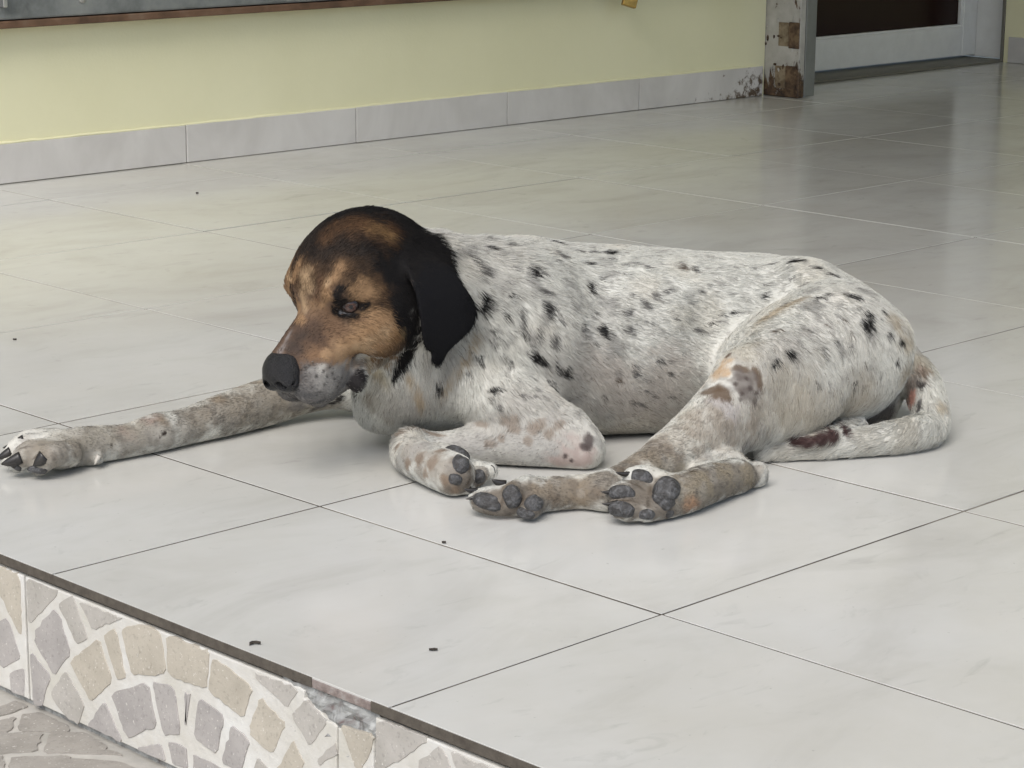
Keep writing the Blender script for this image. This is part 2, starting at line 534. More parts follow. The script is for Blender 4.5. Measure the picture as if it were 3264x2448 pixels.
# ---- lower paving, individual stones where they can be seen
pave = [[(170, 1270), (290, 1250), (470, 1335), (450, 1372), (160, 1365)], [(-80, 1330), (90, 1285), (70, 1370), (-80, 1385)],
        [(-80, 1405), (270, 1395), (230, 1510), (-80, 1525)], [(385, 1395), (590, 1400), (725, 1480), (680, 1525), (345, 1515)],
        [(110, 1570), (470, 1560), (400, 1640), (95, 1665)], [(520, 1580), (850, 1605), (930, 1645), (880, 1690), (420, 1690)],
        [(-60, 1565), (15, 1565), (10, 1670), (-60, 1680)], [(0, 1215), (95, 1172), (180, 1205), (60, 1250), (-40, 1270)],
        [(760, 1510), (860, 1545), (700, 1530)]]


def paving_stone(pts):
    b = bmesh.new()
    global STN
    STN += 1
    f = b.faces.new([b.verts.new((x, y, -RISER - 0.0026 + .00003 * (STN % 23))) for x, y in pts])
    r = bmesh.ops.extrude_face_region(b, geom=[f])
    for v in [g for g in r['geom'] if isinstance(g, bmesh.types.BMVert)]: v.co.z = -RISER - 0.006
    bm_obj('paving_stone', b, M_PAVE, ground)


for poly in pave:
    pts = []
    for q in poly:
        P_ = on_plane(*c5(*q), 2, -RISER)
        pts.append((min(P_[0], EDGE_X - 0.004), P_[1]))
    paving_stone(smooth_poly(pts, 3, 0.0008))
# the same paving goes on out of the frame
for a in range(9):
    xr = EDGE_X - 0.16 - a * 0.075
    yy = -1.6 + random.uniform(0, .1)
    while yy < 1.4:
        ln = random.uniform(.10, .17)
        if not (-0.45 < yy + ln / 2 < 0.35 and a < 3):
            paving_stone(smooth_poly([(xr, yy), (xr + .063, yy), (xr + .063, yy + ln - .012), (xr, yy + ln - .012)], 3, .0008))
        yy += ln

# ---- walls
wx0, wx1 = -7.0 * T, 7.06 * T
wall = bm_obj('yellow_wall', box_bm(wx0, wx1, WALL_Y, WALL_Y + 0.2, -RISER, 2.9), M_WALL)
tag(wall, 'pale yellow painted wall with grey skirting tiles behind the dog', 'wall')
sk_top = 0.166 * T
bx = [-7, -6, -5, -4, -3, -2, -1, 0, 1.03, 2.03, 3.03, 4.02, 5.02, 6.0, 7.03]
for a, b_ in zip(bx[:-1], bx[1:]):
    bm_obj('skirting_tile', box_bm(a * T + .0011, b_ * T - .0011, WALL_Y - 0.0085, WALL_Y - 0.0003, 0.0012, sk_top + random.uniform(-.0006, .0006), 0.0008), M_SKIRT, wall)
# thin uneven paint bead on the top of the skirting
bm = bmesh.new()
n = 220
for i in range(n + 1):
    x = wx0 + (wx1 - wx0 - 0.02) * i / n
    h = 0.0020 + 0.0022 * abs(math.sin(i * 1.7) * math.cos(i * .61)) + random.uniform(0, .0012)
    d = 0.0060 + random.uniform(-.001, .0012)
    for (yy, zz) in ((WALL_Y - 0.0002, sk_top - .0005), (WALL_Y - d, sk_top - .0005), (WALL_Y - d * .7, sk_top + h * .7), (WALL_Y - 0.0002, sk_top + h)):
        bm.verts.new((x, yy, zz))
bm.verts.ensure_lookup_table()
for i in range(n):
    for k in range(3):
        a = i * 4 + k
        bm.faces.new([bm.verts[a], bm.verts[a + 1], bm.verts[a + 5], bm.verts[a + 4]])
bm_obj('paint_bead', bm, M_WALL, wall, True)

# the wall turns in towards the door
ret = bm_obj('doorway_return_wall', box_bm(6.6 * T, 7.06 * T, WALL_Y + 0.2015, 5.6 * T, 0.0, 2.9), M_WALL)
tag(ret, 'pale yellow wall turning in beside the rusty jamb post', 'wall')
rw = bm_obj('side_wall', box_bm(RIGHT_X, RIGHT_X + 0.25, -7 * T, 4.66 * T, -0.006, 2.9), M_WALL)
tag(rw, 'pale yellow side wall at the right edge beside the door', 'wall')
for k in range(11):
    bm_obj('skirting_tile', box_bm(RIGHT_X - 0.0085, RIGHT_X - 0.0003, (4.62 - k - 1) * T + .0011, (4.62 - k) * T - .0011, 0.0012, sk_top, 0.0008), M_WHITE2, rw)

# rusty jamb post
post = empty('door_jamb', (7.13 * T, 4.36 * T, 0), 'rusty white painted steel jamb post at the end of the yellow wall', 'door jamb')


def add_child(o, root):
    o.parent = root
    o.matrix_parent_inverse = Matrix.Translation(-Vector(root.location))
    return o


px0, px1, py0, py1 = 7.065 * T, 7.205 * T, 4.235 * T, 4.50 * T
o = bm_obj('jamb_face', box_bm(px0, px0 + 0.022, py0 + 0.002, py1, 0.001, 2.6, 0.002), M_RUSTY); add_child(o, post)
o = bm_obj('jamb_channel', box_bm(px0 + 0.0225, px1, py0, py1 - 0.004, 0.004, 2.6, 0.0015), M_DARKMETAL); add_child(o, post)
M_PLATE = mat_noise('bare_rust', [(0.32, (0.022, 0.015, 0.011)), (0.5, (0.085, 0.052, 0.03)), (0.66, (0.17, 0.115, 0.065))], 42, 0.9, 0.8, 7, 120)
M_OCHRE = mat_noise('peeling_ochre_paint', [(0.35, (0.12, 0.085, 0.05)), (0.6, (0.25, 0.20, 0.13))], 60, 0.8, 0.6, 6, 140)
for ya_, yb_, w0, w1 in ((105, 48, 0.42, 0.97), (197, 143, 0.36, 0.92)):
    zz = max(0.006, on_plane(1712, ya_, 0, px0)[2]); hh = on_plane(1712, yb_, 0, px0)[2] - zz
    yA, yB = py1 - (py1 - py0) * w0, py1 - (py1 - py0) * w1
    o = bm_obj('rusted_lock_plate', box_bm(px0 - 0.0028, px0 + 0.002, yB, (yA + yB) / 2, zz, zz + hh, 0.0012), M_PLATE); add_child(o, post)
    o = bm_obj('rusted_lock_plate', box_bm(px0 - 0.0018, px0 + 0.002, (yA + yB) / 2 + .0008, yA, zz + .004, zz + hh - .002, 0.0012), M_OCHRE); add_child(o, post)
# blistered flakes low on the post
for k in range(26):
    yy = random.uniform(py0 + 0.01, py1 - 0.004); zz = random.choice([random.uniform(.055, .08), random.uniform(.01, .085), random.uniform(.12, .2)])
    b = bmesh.new(); bmesh.ops.create_icosphere(b, subdivisions=1, radius=1.0)
    sx, sy = random.uniform(.003, .008), random.uniform(.003, .009)
    for v in b.verts: v.co = Vector((px0 - 0.0005 + v.co.x * .0022, yy + v.co.y * sx, zz + v.co.z * sy)) + Vector([random.uniform(-.0008, .0008) for _ in range(3)])
    o = bm_obj('rust_flake', b, random.choice([M_PLATE, M_RUSTY, M_SLOT])); add_child(o, post)

# door in the recess
door = empty('door', (8.6 * T, DOOR_Y, 0), 'white framed door with dark brown glass in the recess at right', 'door')
dx0, dx1 = 7.07 * T, 9.80 * T
for nm, bmx, mt in (('threshold', box_bm(dx0, dx1, 4.665 * T, DOOR_Y + 0.05, 0.0006, 0.0055, 0.001), M_SILL),
                    ('bottom_rail', box_bm(dx0, dx1 - 0.07, DOOR_Y, DOOR_Y + 0.045, 0.012, 0.217 * T, 0.002), M_WHITE),
                    ('stile', box_bm(dx1 - 0.0695, dx1 - 0.002, DOOR_Y - 0.001, DOOR_Y + 0.045, 0.012, 2.1, 0.002), M_WHITE),
                    ('glass', box_bm(dx0 + 0.02, dx1 - 0.06, DOOR_Y + 0.016, DOOR_Y + 0.022, 0.21 * T, 2.1), M_GLASS),
                    ('glazing_bead', box_bm(dx0, dx1 - 0.07, DOOR_Y + 0.004, DOOR_Y + 0.015, 0.2173 * T, 0.2173 * T + 0.006, 0.001), M_WHITE),
                    ('glazing_bead', box_bm(dx1 - 0.078, dx1 - 0.0698, DOOR_Y + 0.004, DOOR_Y + 0.015, 0.2173 * T + .0065, 2.1, 0.001), M_WHITE),
                    ('head_rail', box_bm(dx0, dx1 - 0.07, DOOR_Y, DOOR_Y + 0.045, 2.02, 2.1, 0.002), M_WHITE)):
    add_child(bm_obj(nm, bmx, mt), door)
frame = empty('door_frame', (dx1 + 0.01, 4.8 * T, 0), 'white door frame post between the dark door and the side wall', 'door frame')
add_child(bm_obj('frame_post', box_bm(dx1, dx1 + 0.05, 4.685 * T, DOOR_Y + 0.05, 0.006, 2.16, 0.002), M_WHITE), frame)
add_child(bm_obj('frame_trim', box_bm(RIGHT_X - 0.004, dx1 + 0.04, 4.662 * T, 4.683 * T, 0.0, 2.16, 0.001), M_SILL), frame)
lint = bm_obj('doorway_head_wall', box_bm(7.062 * T, RIGHT_X + .25, DOOR_Y - 0.05, DOOR_Y + 0.15, 2.17, 2.9), M_WALL)
tag(lint, 'pale yellow wall above the white framed dark door', 'wall')
ceil = bm_obj('ceiling', box_bm(EDGE_X - 0.35, RIGHT_X + 0.4, -7 * T, 5.6 * T, 2.91, 3.1), M_CEIL)
tag(ceil, 'white porch ceiling', None, None, 'structure')

# shutter rail across the top of the frame
rail = empty('shutter_rail', (4.2 * T, WALL_Y - 0.03, 0.67 * T), 'galvanised steel shutter rail with rusty lower edge along the yellow wall', 'shutter')
ry0 = WALL_Y - 0.045
rx0, rx1 = -6.5 * T, 6.95 * T
for nm, bmx, mt in (('rail_panel', box_bm(rx0, rx1, ry0 + 0.004, WALL_Y - 0.0005, 0.676 * T, 0.676 * T + 0.10, 0.004, 2), M_GALV),
                    ('shutter_curtain', box_bm(rx0, rx1, ry0 + 0.014, WALL_Y - 0.0008, 0.676 * T + 0.1005, 1.9), M_GALV),
                    ('rusty_lip', box_bm(rx0, rx1, ry0 + 0.002, WALL_Y - 0.0006, 0.642 * T, 0.672 * T, 0.002), M_WOOD)):
    add_child(bm_obj(nm, bmx, mt), rail)
for pxy in ((180, 3), (980, -40)):
    P_ = on_plane(pxy[0], pxy[1], 1, ry0)
    b = bmesh.new()
    bmesh.ops.create_uvsphere(b, u_segments=16, v_segments=8, radius=1.0)
    for v in b.verts: v.co = Vector((P_[0] + v.co.x * .0082, ry0 + 0.004 + v.co.y * .0055, P_[2] + .004 + v.co.z * .0082))
    add_child(bm_obj('bolt', b, M_STEEL, None, True), rail)
P_ = on_plane(6, 8, 1, ry0)
add_child(bm_obj('bracket', box_bm(P_[0] - .006, P_[0] + .003, ry0 - 0.012, ry0 + .0035, P_[2] - .006, P_[2] + .05, .001), M_STEEL), rail)

# brass padlock hanging under the rail
pl_loc = on_plane(1362, -4, 1, ry0 - 0.012)
lock = empty('padlock', tuple(pl_loc), 'small tilted brass padlock hanging on the yellow wall', 'padlock')
rotl = Matrix.Translation(Vector(pl_loc)) @ Matrix.Rotation(math.radians(20), 4, 'Y') @ Matrix.Rotation(math.radians(-30), 4, 'Z')
b = box_bm(-.017, .017, -.0075, .0075, -.0205, .016, .002, 2); b.transform(rotl)
add_child(bm_obj('lock_body', b, M_BRASS), lock)
b = bmesh.new()
prev = None
ring = []
for k in range(13):
    a = math.pi * k / 12
    c = Vector((math.cos(a) * .0105, 0, .026 + math.sin(a) * .0105)) if 0 < k < 12 else Vector((math.cos(a) * .0105, 0, .016))
    t = Vector((-math.sin(a), 0, math.cos(a))) if 0 < k < 12 else Vector((0, 0, 1 if k == 0 else -1))
    nrm = Vector((0, 1, 0)); bi = t.cross(nrm)
    ring.append([b.verts.new(c + (nrm * math.cos(q) + bi * math.sin(q)) * .003) for q in [2 * math.pi * s / 8 for s in range(8)]])
for r0, r1 in zip(ring[:-1], ring[1:]):
    for s in range(8): b.faces.new([r0[s], r0[(s + 1) % 8], r1[(s + 1) % 8], r1[s]])
b.transform(rotl)
add_child(bm_obj('shackle', b, M_STEEL, None, True), lock)


# ---- litter on the floor
def litter(name, cat, px, py, length, width, height, ang, label, bend=0.0):
    P_ = on_plane(px, py, 2, 0.0)
    b = bmesh.new()
    n = 7
    rows = []
    for i in range(n):
        s = i / (n - 1) * 2 - 1
        w = width * (1 - s * s) ** .5 * .5 + width * .04
        rows.append([b.verts.new((s * length / 2, bend * (1 - s * s) + w * math.cos(q) + random.uniform(-.1, .1) * width, max(0, height * .5 + height * .5 * math.sin(q)) + random.uniform(0, .15) * height)) for q in [2 * math.pi * k / 6 for k in range(6)]])
    for r0, r1 in zip(rows[:-1], rows[1:]):
        for k in range(6): b.faces.new([r0[k], r0[(k + 1) % 6], r1[(k + 1) % 6], r1[k]])
    b.faces.new(rows[0]); b.faces.new(rows[-1][::-1])
    o = bm_obj(name, b, M_DEBRIS, None, True)
    o.location = (P_[0], P_[1], 0.0003)
    o.rotation_euler = (0, 0, ang)
    tag(o, label, cat)


imr = YAW * -1
litter('seed_husk', 'seed husk', 936, 1406, .0070, .0024, .002, imr, 'small dark husk on the bare tile nearest the broken step corner')
litter('leaf_scrap', 'leaf', 551, 1395, .0095, .0024, .003, imr + .3, 'curled dark scrap on the edge of the porch step', .003)
litter('grit_crumb', 'pebble', 959, 1174, .004, .003, .002, imr, 'dark crumb sitting on a tile joint in front of the spotted dog')
litter('grit_crumb', 'pebble', 426, 419, .005, .004, .003, imr, 'dark speck on the floor near the skirting above the dog')
litter('grit_crumb', 'pebble', 32, 735, .005, .0032, .002, imr, 'dark speck on the floor at the left edge above the outstretched paw')


# ------------------------------------------------------------------ the dog
# local frame: h = to the right, v = away from the camera (both level), z = up, in metres
def Q(x, y, v):
    """picture point at level distance v -> (h, v, z)"""
    d = ray(x, y)
    t = v / float(d @ FH)
    p = CAM + d * t - np.array([CAM[0], CAM[1], 0])
    return np.array([p @ RH, p @ FH, p[2]])


def PXM(v):
    """metres per picture pixel at level distance v"""
    return (v * math.cos(PITCH) + 0.55 * math.sin(PITCH)) * S / FPX


def to_world(A):
    A = np.asarray(A)
    return A[..., :1] * RH + A[..., 1:2] * FH + A[..., 2:3] * UZ + np.array([CAM[0], CAM[1], 0])


def to_px(A):
    d = to_world(A) - CAM
    z = d @ FW
    return np.stack([(IMG_W / 2 + FPX * (d @ RC) / z) / S, (IMG_H / 2 - FPX * (d @ UC) / z) / S], -1)


class Sdf:
    def __init__(self, lo, hi, h):
        self.lo = np.array(lo, float); self.h = h
        self.n = np.ceil((np.array(hi) - self.lo) / h).astype(int) + 1
        self.v = np.full(self.n, 0.05, np.float32)

    def sub(self, lo, hi):
        a = np.clip(np.floor((lo - self.lo) / self.h).astype(int), 0, self.n)
        b = np.clip(np.ceil((hi - self.lo) / self.h).astype(int) + 1, 0, self.n)
        if (b - a <= 0).any(): return None, None
        sl = tuple(slice(i, j) for i, j in zip(a, b))
        ax = [(self.lo[i] + self.h * np.arange(a[i], b[i])).astype(np.float32) for i in range(3)]
        return sl, np.meshgrid(*ax, indexing='ij', sparse=True)

    def smin(self, sl, d, k):
        c = self.v[sl]
        if k <= 0: self.v[sl] = np.minimum(c, d); return
        t = np.clip(0.5 + 0.5 * (c - d) / k, 0, 1)
        self.v[sl] = c + (d - c) * t - k * t * (1 - t)

    def smax(self, sl, d, k):
        c = self.v[sl]
        t = np.clip(0.5 - 0.5 * (c - d) / k, 0, 1)
        self.v[sl] = c + (d - c) * t + k * t * (1 - t)

    def cone(self, a, b, ra, rb, k=0.01, cut=False, flat=None):
        """round cone between a and b; flat = (axis, factor) squashes about the axis line"""
        a = np.asarray(a, float); b = np.asarray(b, float)
        m = max(ra, rb) * (flat[1] if flat and flat[1] > 1 else 1) + k + 3 * self.h
        sl, g = self.sub(np.minimum(a, b) - m, np.maximum(a, b) + m)
        if sl is None: return
        ba = b - a; L2 = float(ba @ ba) + 1e-12
        p = [g[i] - a[i] for i in range(3)]
        t = np.clip((p[0] * ba[0] + p[1] * ba[1] + p[2] * ba[2]) / L2, 0, 1)
        q = [p[i] - t * ba[i] for i in range(3)]
        if flat is not None:
            ax = np.asarray(flat[0], float); ax /= np.linalg.norm(ax)
            dn = q[0] * ax[0] + q[1] * ax[1] + q[2] * ax[2]
            s = 1 / flat[1] - 1
            q = [q[i] + ax[i] * dn * s for i in range(3)]
        d = np.sqrt(q[0] ** 2 + q[1] ** 2 + q[2] ** 2) - (ra + (rb - ra) * t)
        if flat is not None: d = d * min(1, flat[1])
        d = d.astype(np.float32)
        if cut: self.smax(sl, -d, k)
        else: self.smin(sl, d, k)

    def chain(self, pts, k=0.01, kin=0.0):
        """pts: list of (position, radius); one tube, then blended into the rest"""
        P = np.array([q[0] for q in pts]); r = np.array([q[1] for q in pts])
        m = r.max() + k + 3 * self.h
        sl, g = self.sub(P.min(0) - m, P.max(0) + m)
        if sl is None: return
        d = None
        for i in range(len(pts) - 1):
            ba = P[i + 1] - P[i]; L2 = float(ba @ ba) + 1e-12
            p = [g[c] - P[i][c] for c in range(3)]
            t = np.clip((p[0] * ba[0] + p[1] * ba[1] + p[2] * ba[2]) / L2, 0, 1)
            q = np.sqrt(sum((p[c] - t * ba[c]) ** 2 for c in range(3))) - (r[i] + (r[i + 1] - r[i]) * t)
            d = q if d is None else np.minimum(d, q)
        self.smin(sl, d.astype(np.float32), k)

    def ell(self, c, r, R=None, k=0.02, cut=False):
        """ellipsoid, rows of R are its axes"""
        c = np.asarray(c, float); r = np.asarray(r, float)
        R = np.eye(3) if R is None else np.asarray(R, float)
        ext = np.sqrt(((R * r[:, None]) ** 2).sum(0)) + k + 3 * self.h
        sl, g = self.sub(c - ext, c + ext)
        if sl is None: return
        p = [g[i] - c[i] for i in range(3)]
        u = [(p[0] * R[i, 0] + p[1] * R[i, 1] + p[2] * R[i, 2]) / r[i] for i in range(3)]
        k0 = np.sqrt(u[0] ** 2 + u[1] ** 2 + u[2] ** 2)
        k1 = np.sqrt((u[0] / r[0]) ** 2 + (u[1] / r[1]) ** 2 + (u[2] / r[2]) ** 2) + 1e-9
        d = (k0 * (k0 - 1) / k1).astype(np.float32)
        if cut: self.smax(sl, -d, k)
        else: self.smin(sl, d, k)

    def mesh(self):
        """naive surface nets"""
        v = self.v
        ins = v < 0
        nx, ny, nz = v.shape
        cnt = np.zeros((nx - 1, ny - 1, nz - 1), np.int8)
        for dx in (0, 1):
            for dy in (0, 1):
                for dz in (0, 1):
                    cnt += ins[dx:nx - 1 + dx, dy:ny - 1 + dy, dz:nz - 1 + dz]
        act = np.argwhere((cnt > 0) & (cnt < 8))
        idx = np.full(cnt.shape, -1, np.int32)
        idx[act[:, 0], act[:, 1], act[:, 2]] = np.arange(len(act))
        acc = np.zeros((len(act), 3)); w = np.zeros(len(act))
        corners = [(a, b, c) for a in (0, 1) for b in (0, 1) for c in (0, 1)]
        for ax in range(3):
            for c in corners:
                if c[ax]: continue
                d = list(c); d[ax] = 1
                va = v[act[:, 0] + c[0], act[:, 1] + c[1], act[:, 2] + c[2]]
                vb = v[act[:, 0] + d[0], act[:, 1] + d[1], act[:, 2] + d[2]]
                m = (va < 0) != (vb < 0)
                t = np.where(m, va / np.where(m, va - vb, 1), 0)
                pt = np.array(c, float)[None].repeat(len(act), 0)
                pt[:, ax] = t
                acc[m] += pt[m]; w[m] += 1
        verts = (act + acc / w[:, None]) * self.h + self.lo
        faces = []
        for ax in range(3):
            o1, o2 = [(1, 2), (2, 0), (0, 1)][ax]
            s0 = [slice(None)] * 3; s1 = [slice(None)] * 3
            s0[ax] = slice(0, -1); s1[ax] = slice(1, None)
            e = np.argwhere(ins[tuple(s0)] != ins[tuple(s1)])
            lim = np.array(cnt.shape)
            ok = (e[:, o1] > 0) & (e[:, o2] > 0) & (e[:, o1] < lim[o1]) & (e[:, o2] < lim[o2])
            e = e[ok]
            neg = ins[e[:, 0], e[:, 1], e[:, 2]]
            def at(a, b):
                q = e.copy(); q[:, o1] -= a; q[:, o2] -= b
                return idx[q[:, 0], q[:, 1], q[:, 2]]
            quad = np.stack([at(1, 1), at(0, 1), at(0, 0), at(1, 0)], 1)
            quad[~neg] = quad[~neg][:, ::-1]
            faces.append(quad)
        f = np.concatenate(faces)
        return verts, f[(f >= 0).all(1)]


VOX = 0.002
D = Sdf((-0.60, 2.10, -0.006), (0.56, 2.72, 0.335), VOX)


def spline(pts, n=5):
    """Catmull-Rom through (x, y, v, r) picture points, so limbs bend smoothly"""
    P = np.array(pts, float)
    if len(P) < 3: return [tuple(q) for q in P]
    E = np.vstack([2 * P[0] - P[1], P, 2 * P[-1] - P[-2]])
    out = []
    for i in range(1, len(E) - 2):
        for t in np.linspace(0, 1, n, endpoint=False):
            p0, p1, p2, p3 = E[i - 1:i + 3]
            out.append(tuple(.5 * ((2 * p1) + (-p0 + p2) * t + (2 * p0 - 5 * p1 + 4 * p2 - p3) * t ** 2 + (-p0 + 3 * p1 - 3 * p2 + p3) * t ** 3)))
    out.append(tuple(P[-1]))
    return out


def pc(pts, k=0.012, smooth=True):
    """tube through picture points (x, y, v, radius px)"""
    q = spline(pts) if smooth else pts
    D.chain([(Q(*a[:3]), a[3] * PXM(a[2])) for a in q], k)


def rot_img(ang, yaw=0.0):
    """axes of an ellipsoid: first along the picture direction ang (clockwise), turned away by yaw"""
    a, y = math.radians(ang), math.radians(yaw)
    e1 = np.array([math.cos(a) * math.cos(y), math.sin(y), -math.sin(a) * math.cos(y)])
    e2 = np.array([-math.cos(a) * math.sin(y), math.cos(y), math.sin(a) * math.sin(y)])
    return np.stack([e1, e2, np.cross(e1, e2)])


def pe(x, y, v, rx, rv, ry, ang=0, yaw=0, k=0.03, cut=False):
    s = PXM(v)
    D.ell(Q(x, y, v), (rx * s, rv * s, ry * s), rot_img(ang, yaw), k, cut)


def GV(x, y):
    d = ray(x, y)
    return float((d * (-CAM[2] / d[2])) @ FH)


def gr(x, yb, r, lift=0.0):
    """a ball of r px resting on the floor whose lower outline shows at (x, yb)"""
    v = GV(x, yb)
    v = v + 0.12 * r * PXM(v)
    return (x, yb - r, v, r)


# --- trunk
pe(1230, 732, 2.505, 262, 172, 206, 2, 2, 0.05)
pe(1070, 762, 2.475, 190, 148, 192, 0, 8, 0.06)
pe(1480, 738, 2.528, 245, 142, 190, 2, 3, 0.06)
pe(1680, 748, 2.55, 195, 132, 180, 8, 0, 0.06)
pe(1772, 770, 2.55, 138, 120, 156, 34, 0, 0.055)
pe(1835, 795, 2.55, 100, 105, 132, 60, 0, 0.05)
pe(1755, 605, 2.505, 60, 50, 34, 12, 0, 0.035)             # hip bone
# --- neck and breast
pc([(1120, 665, 2.475, 124), (1010, 636, 2.44, 116), (940, 622, 2.41, 112)], 0.04)
pe(905, 800, 2.43, 110, 105, 125, 70, 0, 0.05)
pe(832, 866, 2.44, 60, 75, 70, 50, 0, 0.03)
pc([(870, 700, 2.40, 85), (865, 810, 2.41, 75)], 0.04)
pe(1565, 690, 2.432, 62, 72, 90, 25, 0, 0.03, True)        # hollow of the flank
# --- near shoulder, upper arm and folded foreleg
pe(1110, 740, 2.425, 120, 70, 170, 20, 0, 0.04)
pc([(1045, 850, 2.400, 72), (1130, 890, 2.383, 76), (1225, 948, 2.370, 58)], 0.012)
FA = [gr(1258, 1012, 44), gr(1150, 1008, 58), gr(1050, 1003, 46), gr(960, 1002, 35), gr(890, 1005, 38)]
pc(FA, 0.010)
pc([(1222, 928, 2.372, 48), gr(1264, 1010, 40)], 0.012)
FP = [gr(886, 1006, 40), gr(893, 1029, 43), gr(940, 1055, 46), gr(980, 1072, 47)]
pc(FP, 0.008)
# --- near thigh, knee, shank
pe(1760, 775, 2.45, 215, 92, 140, -14, 0, 0.014)
pe(1825, 782, 2.47, 128, 92, 116, 50, 0, 0.025)
pe(1690, 848, 2.41, 140, 75, 102, -12, 0, 0.018)
pc([(1800, 720, 2.46, 110), (1612, 815, 2.385, 62)], 0.022)
pc([(1612, 822, 2.385, 66), (1545, 895, 2.345, 60), (1465, 965, 2.30, 48), (1385, 1020, 2.25, 42), gr(1310, 1103, 41)], 0.016)
pc([(1650, 880, 2.41, 70), (1560, 945, 2.35, 48), (1450, 1000, 2.29, 36)], 0.03)
HFt = [gr(1310, 1103, 41), gr(1250, 1100, 38), gr(1195, 1104, 38), gr(1150, 1110, 40)]
pc(HFt, 0.010)
# --- the other hind foot, lying in front
OF = [gr(1590, 1066, 38), gr(1530, 1089, 44), gr(1480, 1110, 46), gr(1445, 1118, 44)]
pc(OF, 0.010)
pc([(1520, 1030, 2.27, 34), (1572, 1004, 2.30, 33), (1590, 1015, 2.30, 34)], 0.008)
pc([gr(1585, 1066, 34), gr(1634, 1052, 25)], 0.008)
pc([gr(1634, 1052, 24), (1640, 1014, 2.292, 18)], 0.005)
pc([(1560, 950, 2.38, 50), (1560, 1005, 2.315, 30)], 0.010)
# --- tail
pc([(1880, 770, 2.55, 60), (1968, 806, 2.53, 46), (2004, 866, 2.495, 41), gr(2006, 962, 40), gr(1960, 978, 38),
    gr(1880, 986, 33), gr(1780, 993, 25), gr(1710, 996, 22), gr(1650, 998, 22)], 0.008)
# --- sheath between the thighs, seen under the near thigh
pc([(1712, 950, 2.395, 12), (1745, 955, 2.388, 17), (1800, 940, 2.40, 17), (1860, 915, 2.44, 14)], 0.004)
pe(1850, 880, 2.535, 85, 60, 62, -15, 0, 0.02)            # far thigh under the rump
# --- far foreleg, stretched out
pc([(800, 834, 2.57, 60), (720, 836, 2.565, 48), (650, 848, 2.55, 47), gr(570, 922, 51), gr(490, 942, 47), gr(400, 962, 40), gr(335, 977, 42),
    gr(275, 989, 37), gr(190, 1004, 42), gr(130, 1016, 44)], 0.014)


def toe(pts, k=0.004):
    pc(pts, k)


# far fore paw toes
FAR_TOES = [[(120, 950, 2.375, 26), (62, 950, 2.36, 22), (30, 968, 2.345, 15)], [(120, 960, 2.345, 28), (48, 962, 2.33, 23), (16, 990, 2.322, 17)],
            [(120, 974, 2.325, 30), (64, 978, 2.305, 27), (36, 1002, 2.305, 20)], [(150, 980, 2.325, 30), (108, 985, 2.30, 28), (86, 1006, 2.300, 22)]]
for t_ in FAR_TOES: toe(t_)
pc([(200, 985, 2.352, 20), (212, 990, 2.345, 14)], 0.006)
# folded near fore paw: pad side turned to the camera
for t_ in [[(990, 1030, 2.29, 26), (1026, 1030, 2.272, 23), (1040, 1024, 2.27, 18)], [(985, 1012, 2.31, 28), (1045, 1018, 2.295, 21), (1062, 1016, 2.293, 16)],
           [(975, 1046, 2.275, 26), (1010, 1056, 2.258, 20)], [(950, 985, 2.31, 30), (990, 990, 2.295, 24)]]: toe(t_)
# stretched near hind paw toes
for t_ in [[(1140, 1062, 2.20, 30), (1075, 1074, 2.185, 27), (1032, 1076, 2.185, 21)], [(1130, 1084, 2.185, 30), (1075, 1092, 2.172, 23), (1036, 1088, 2.178, 18)],
           [(1160, 1080, 2.19, 28), (1145, 1100, 2.165, 23)], [(1140, 1056, 2.20, 30), (1106, 1070, 2.176, 27)]]: toe(t_)
# other hind paw toes
for t_ in [[(1440, 1052, 2.21, 32), (1396, 1034, 2.196, 29), (1368, 1030, 2.195, 22)], [(1430, 1066, 2.20, 32), (1355, 1065, 2.172, 27), (1328, 1066, 2.17, 20)],
           [(1430, 1086, 2.18, 32), (1360, 1100, 2.157, 27), (1334, 1098, 2.158, 20)], [(1445, 1092, 2.18, 28), (1398, 1108, 2.156, 21)], [(1445, 1062, 2.19, 40), (1440, 1070, 2.175, 36)]]: toe(t_)

# --- head, in its own frame: x forward, y to the dog's left (near side), z up; origin midway between the eyes
HY, HP, HR, HS = math.radians(48), math.radians(20), math.radians(5), 1.06
HF = np.array([-math.cos(HY) * math.cos(HP), -math.sin(HY) * math.cos(HP), -math.sin(HP)])
HL = np.cross([0, 0, 1], HF); HL /= np.linalg.norm(HL)
HU = np.cross(HF, HL)
HL, HU = HL * math.cos(HR) + HU * math.sin(HR), -HL * math.sin(HR) + HU * math.cos(HR)
HO = Q(702, 652, 2.325)
HR3 = np.stack([HF, HL, HU])


def hp(x, y, z):
    return HO + HS * (x * HF + y * HL + z * HU)


def he(c, r, k=0.012, cut=False, tilt=0.0, yaw=0.0):
    """head ellipsoid, tilt = nose-down rotation, yaw = turn to the dog's left"""
    ct, st, cy, sy = math.cos(tilt), math.sin(tilt), math.cos(yaw), math.sin(yaw)
    f = HF * ct * cy + HL * sy - HU * st
    l = np.cross(HU, f); l /= np.linalg.norm(l)
    u = np.cross(f, l)
    D.ell(hp(*c), np.array(r) * HS, np.stack([f, l, u]), k, cut)


def hc(a, b, ra, rb, k=0.010, cut=False, flat=None):
    D.cone(hp(*a), hp(*b), ra * HS, rb * HS, k, cut, flat)


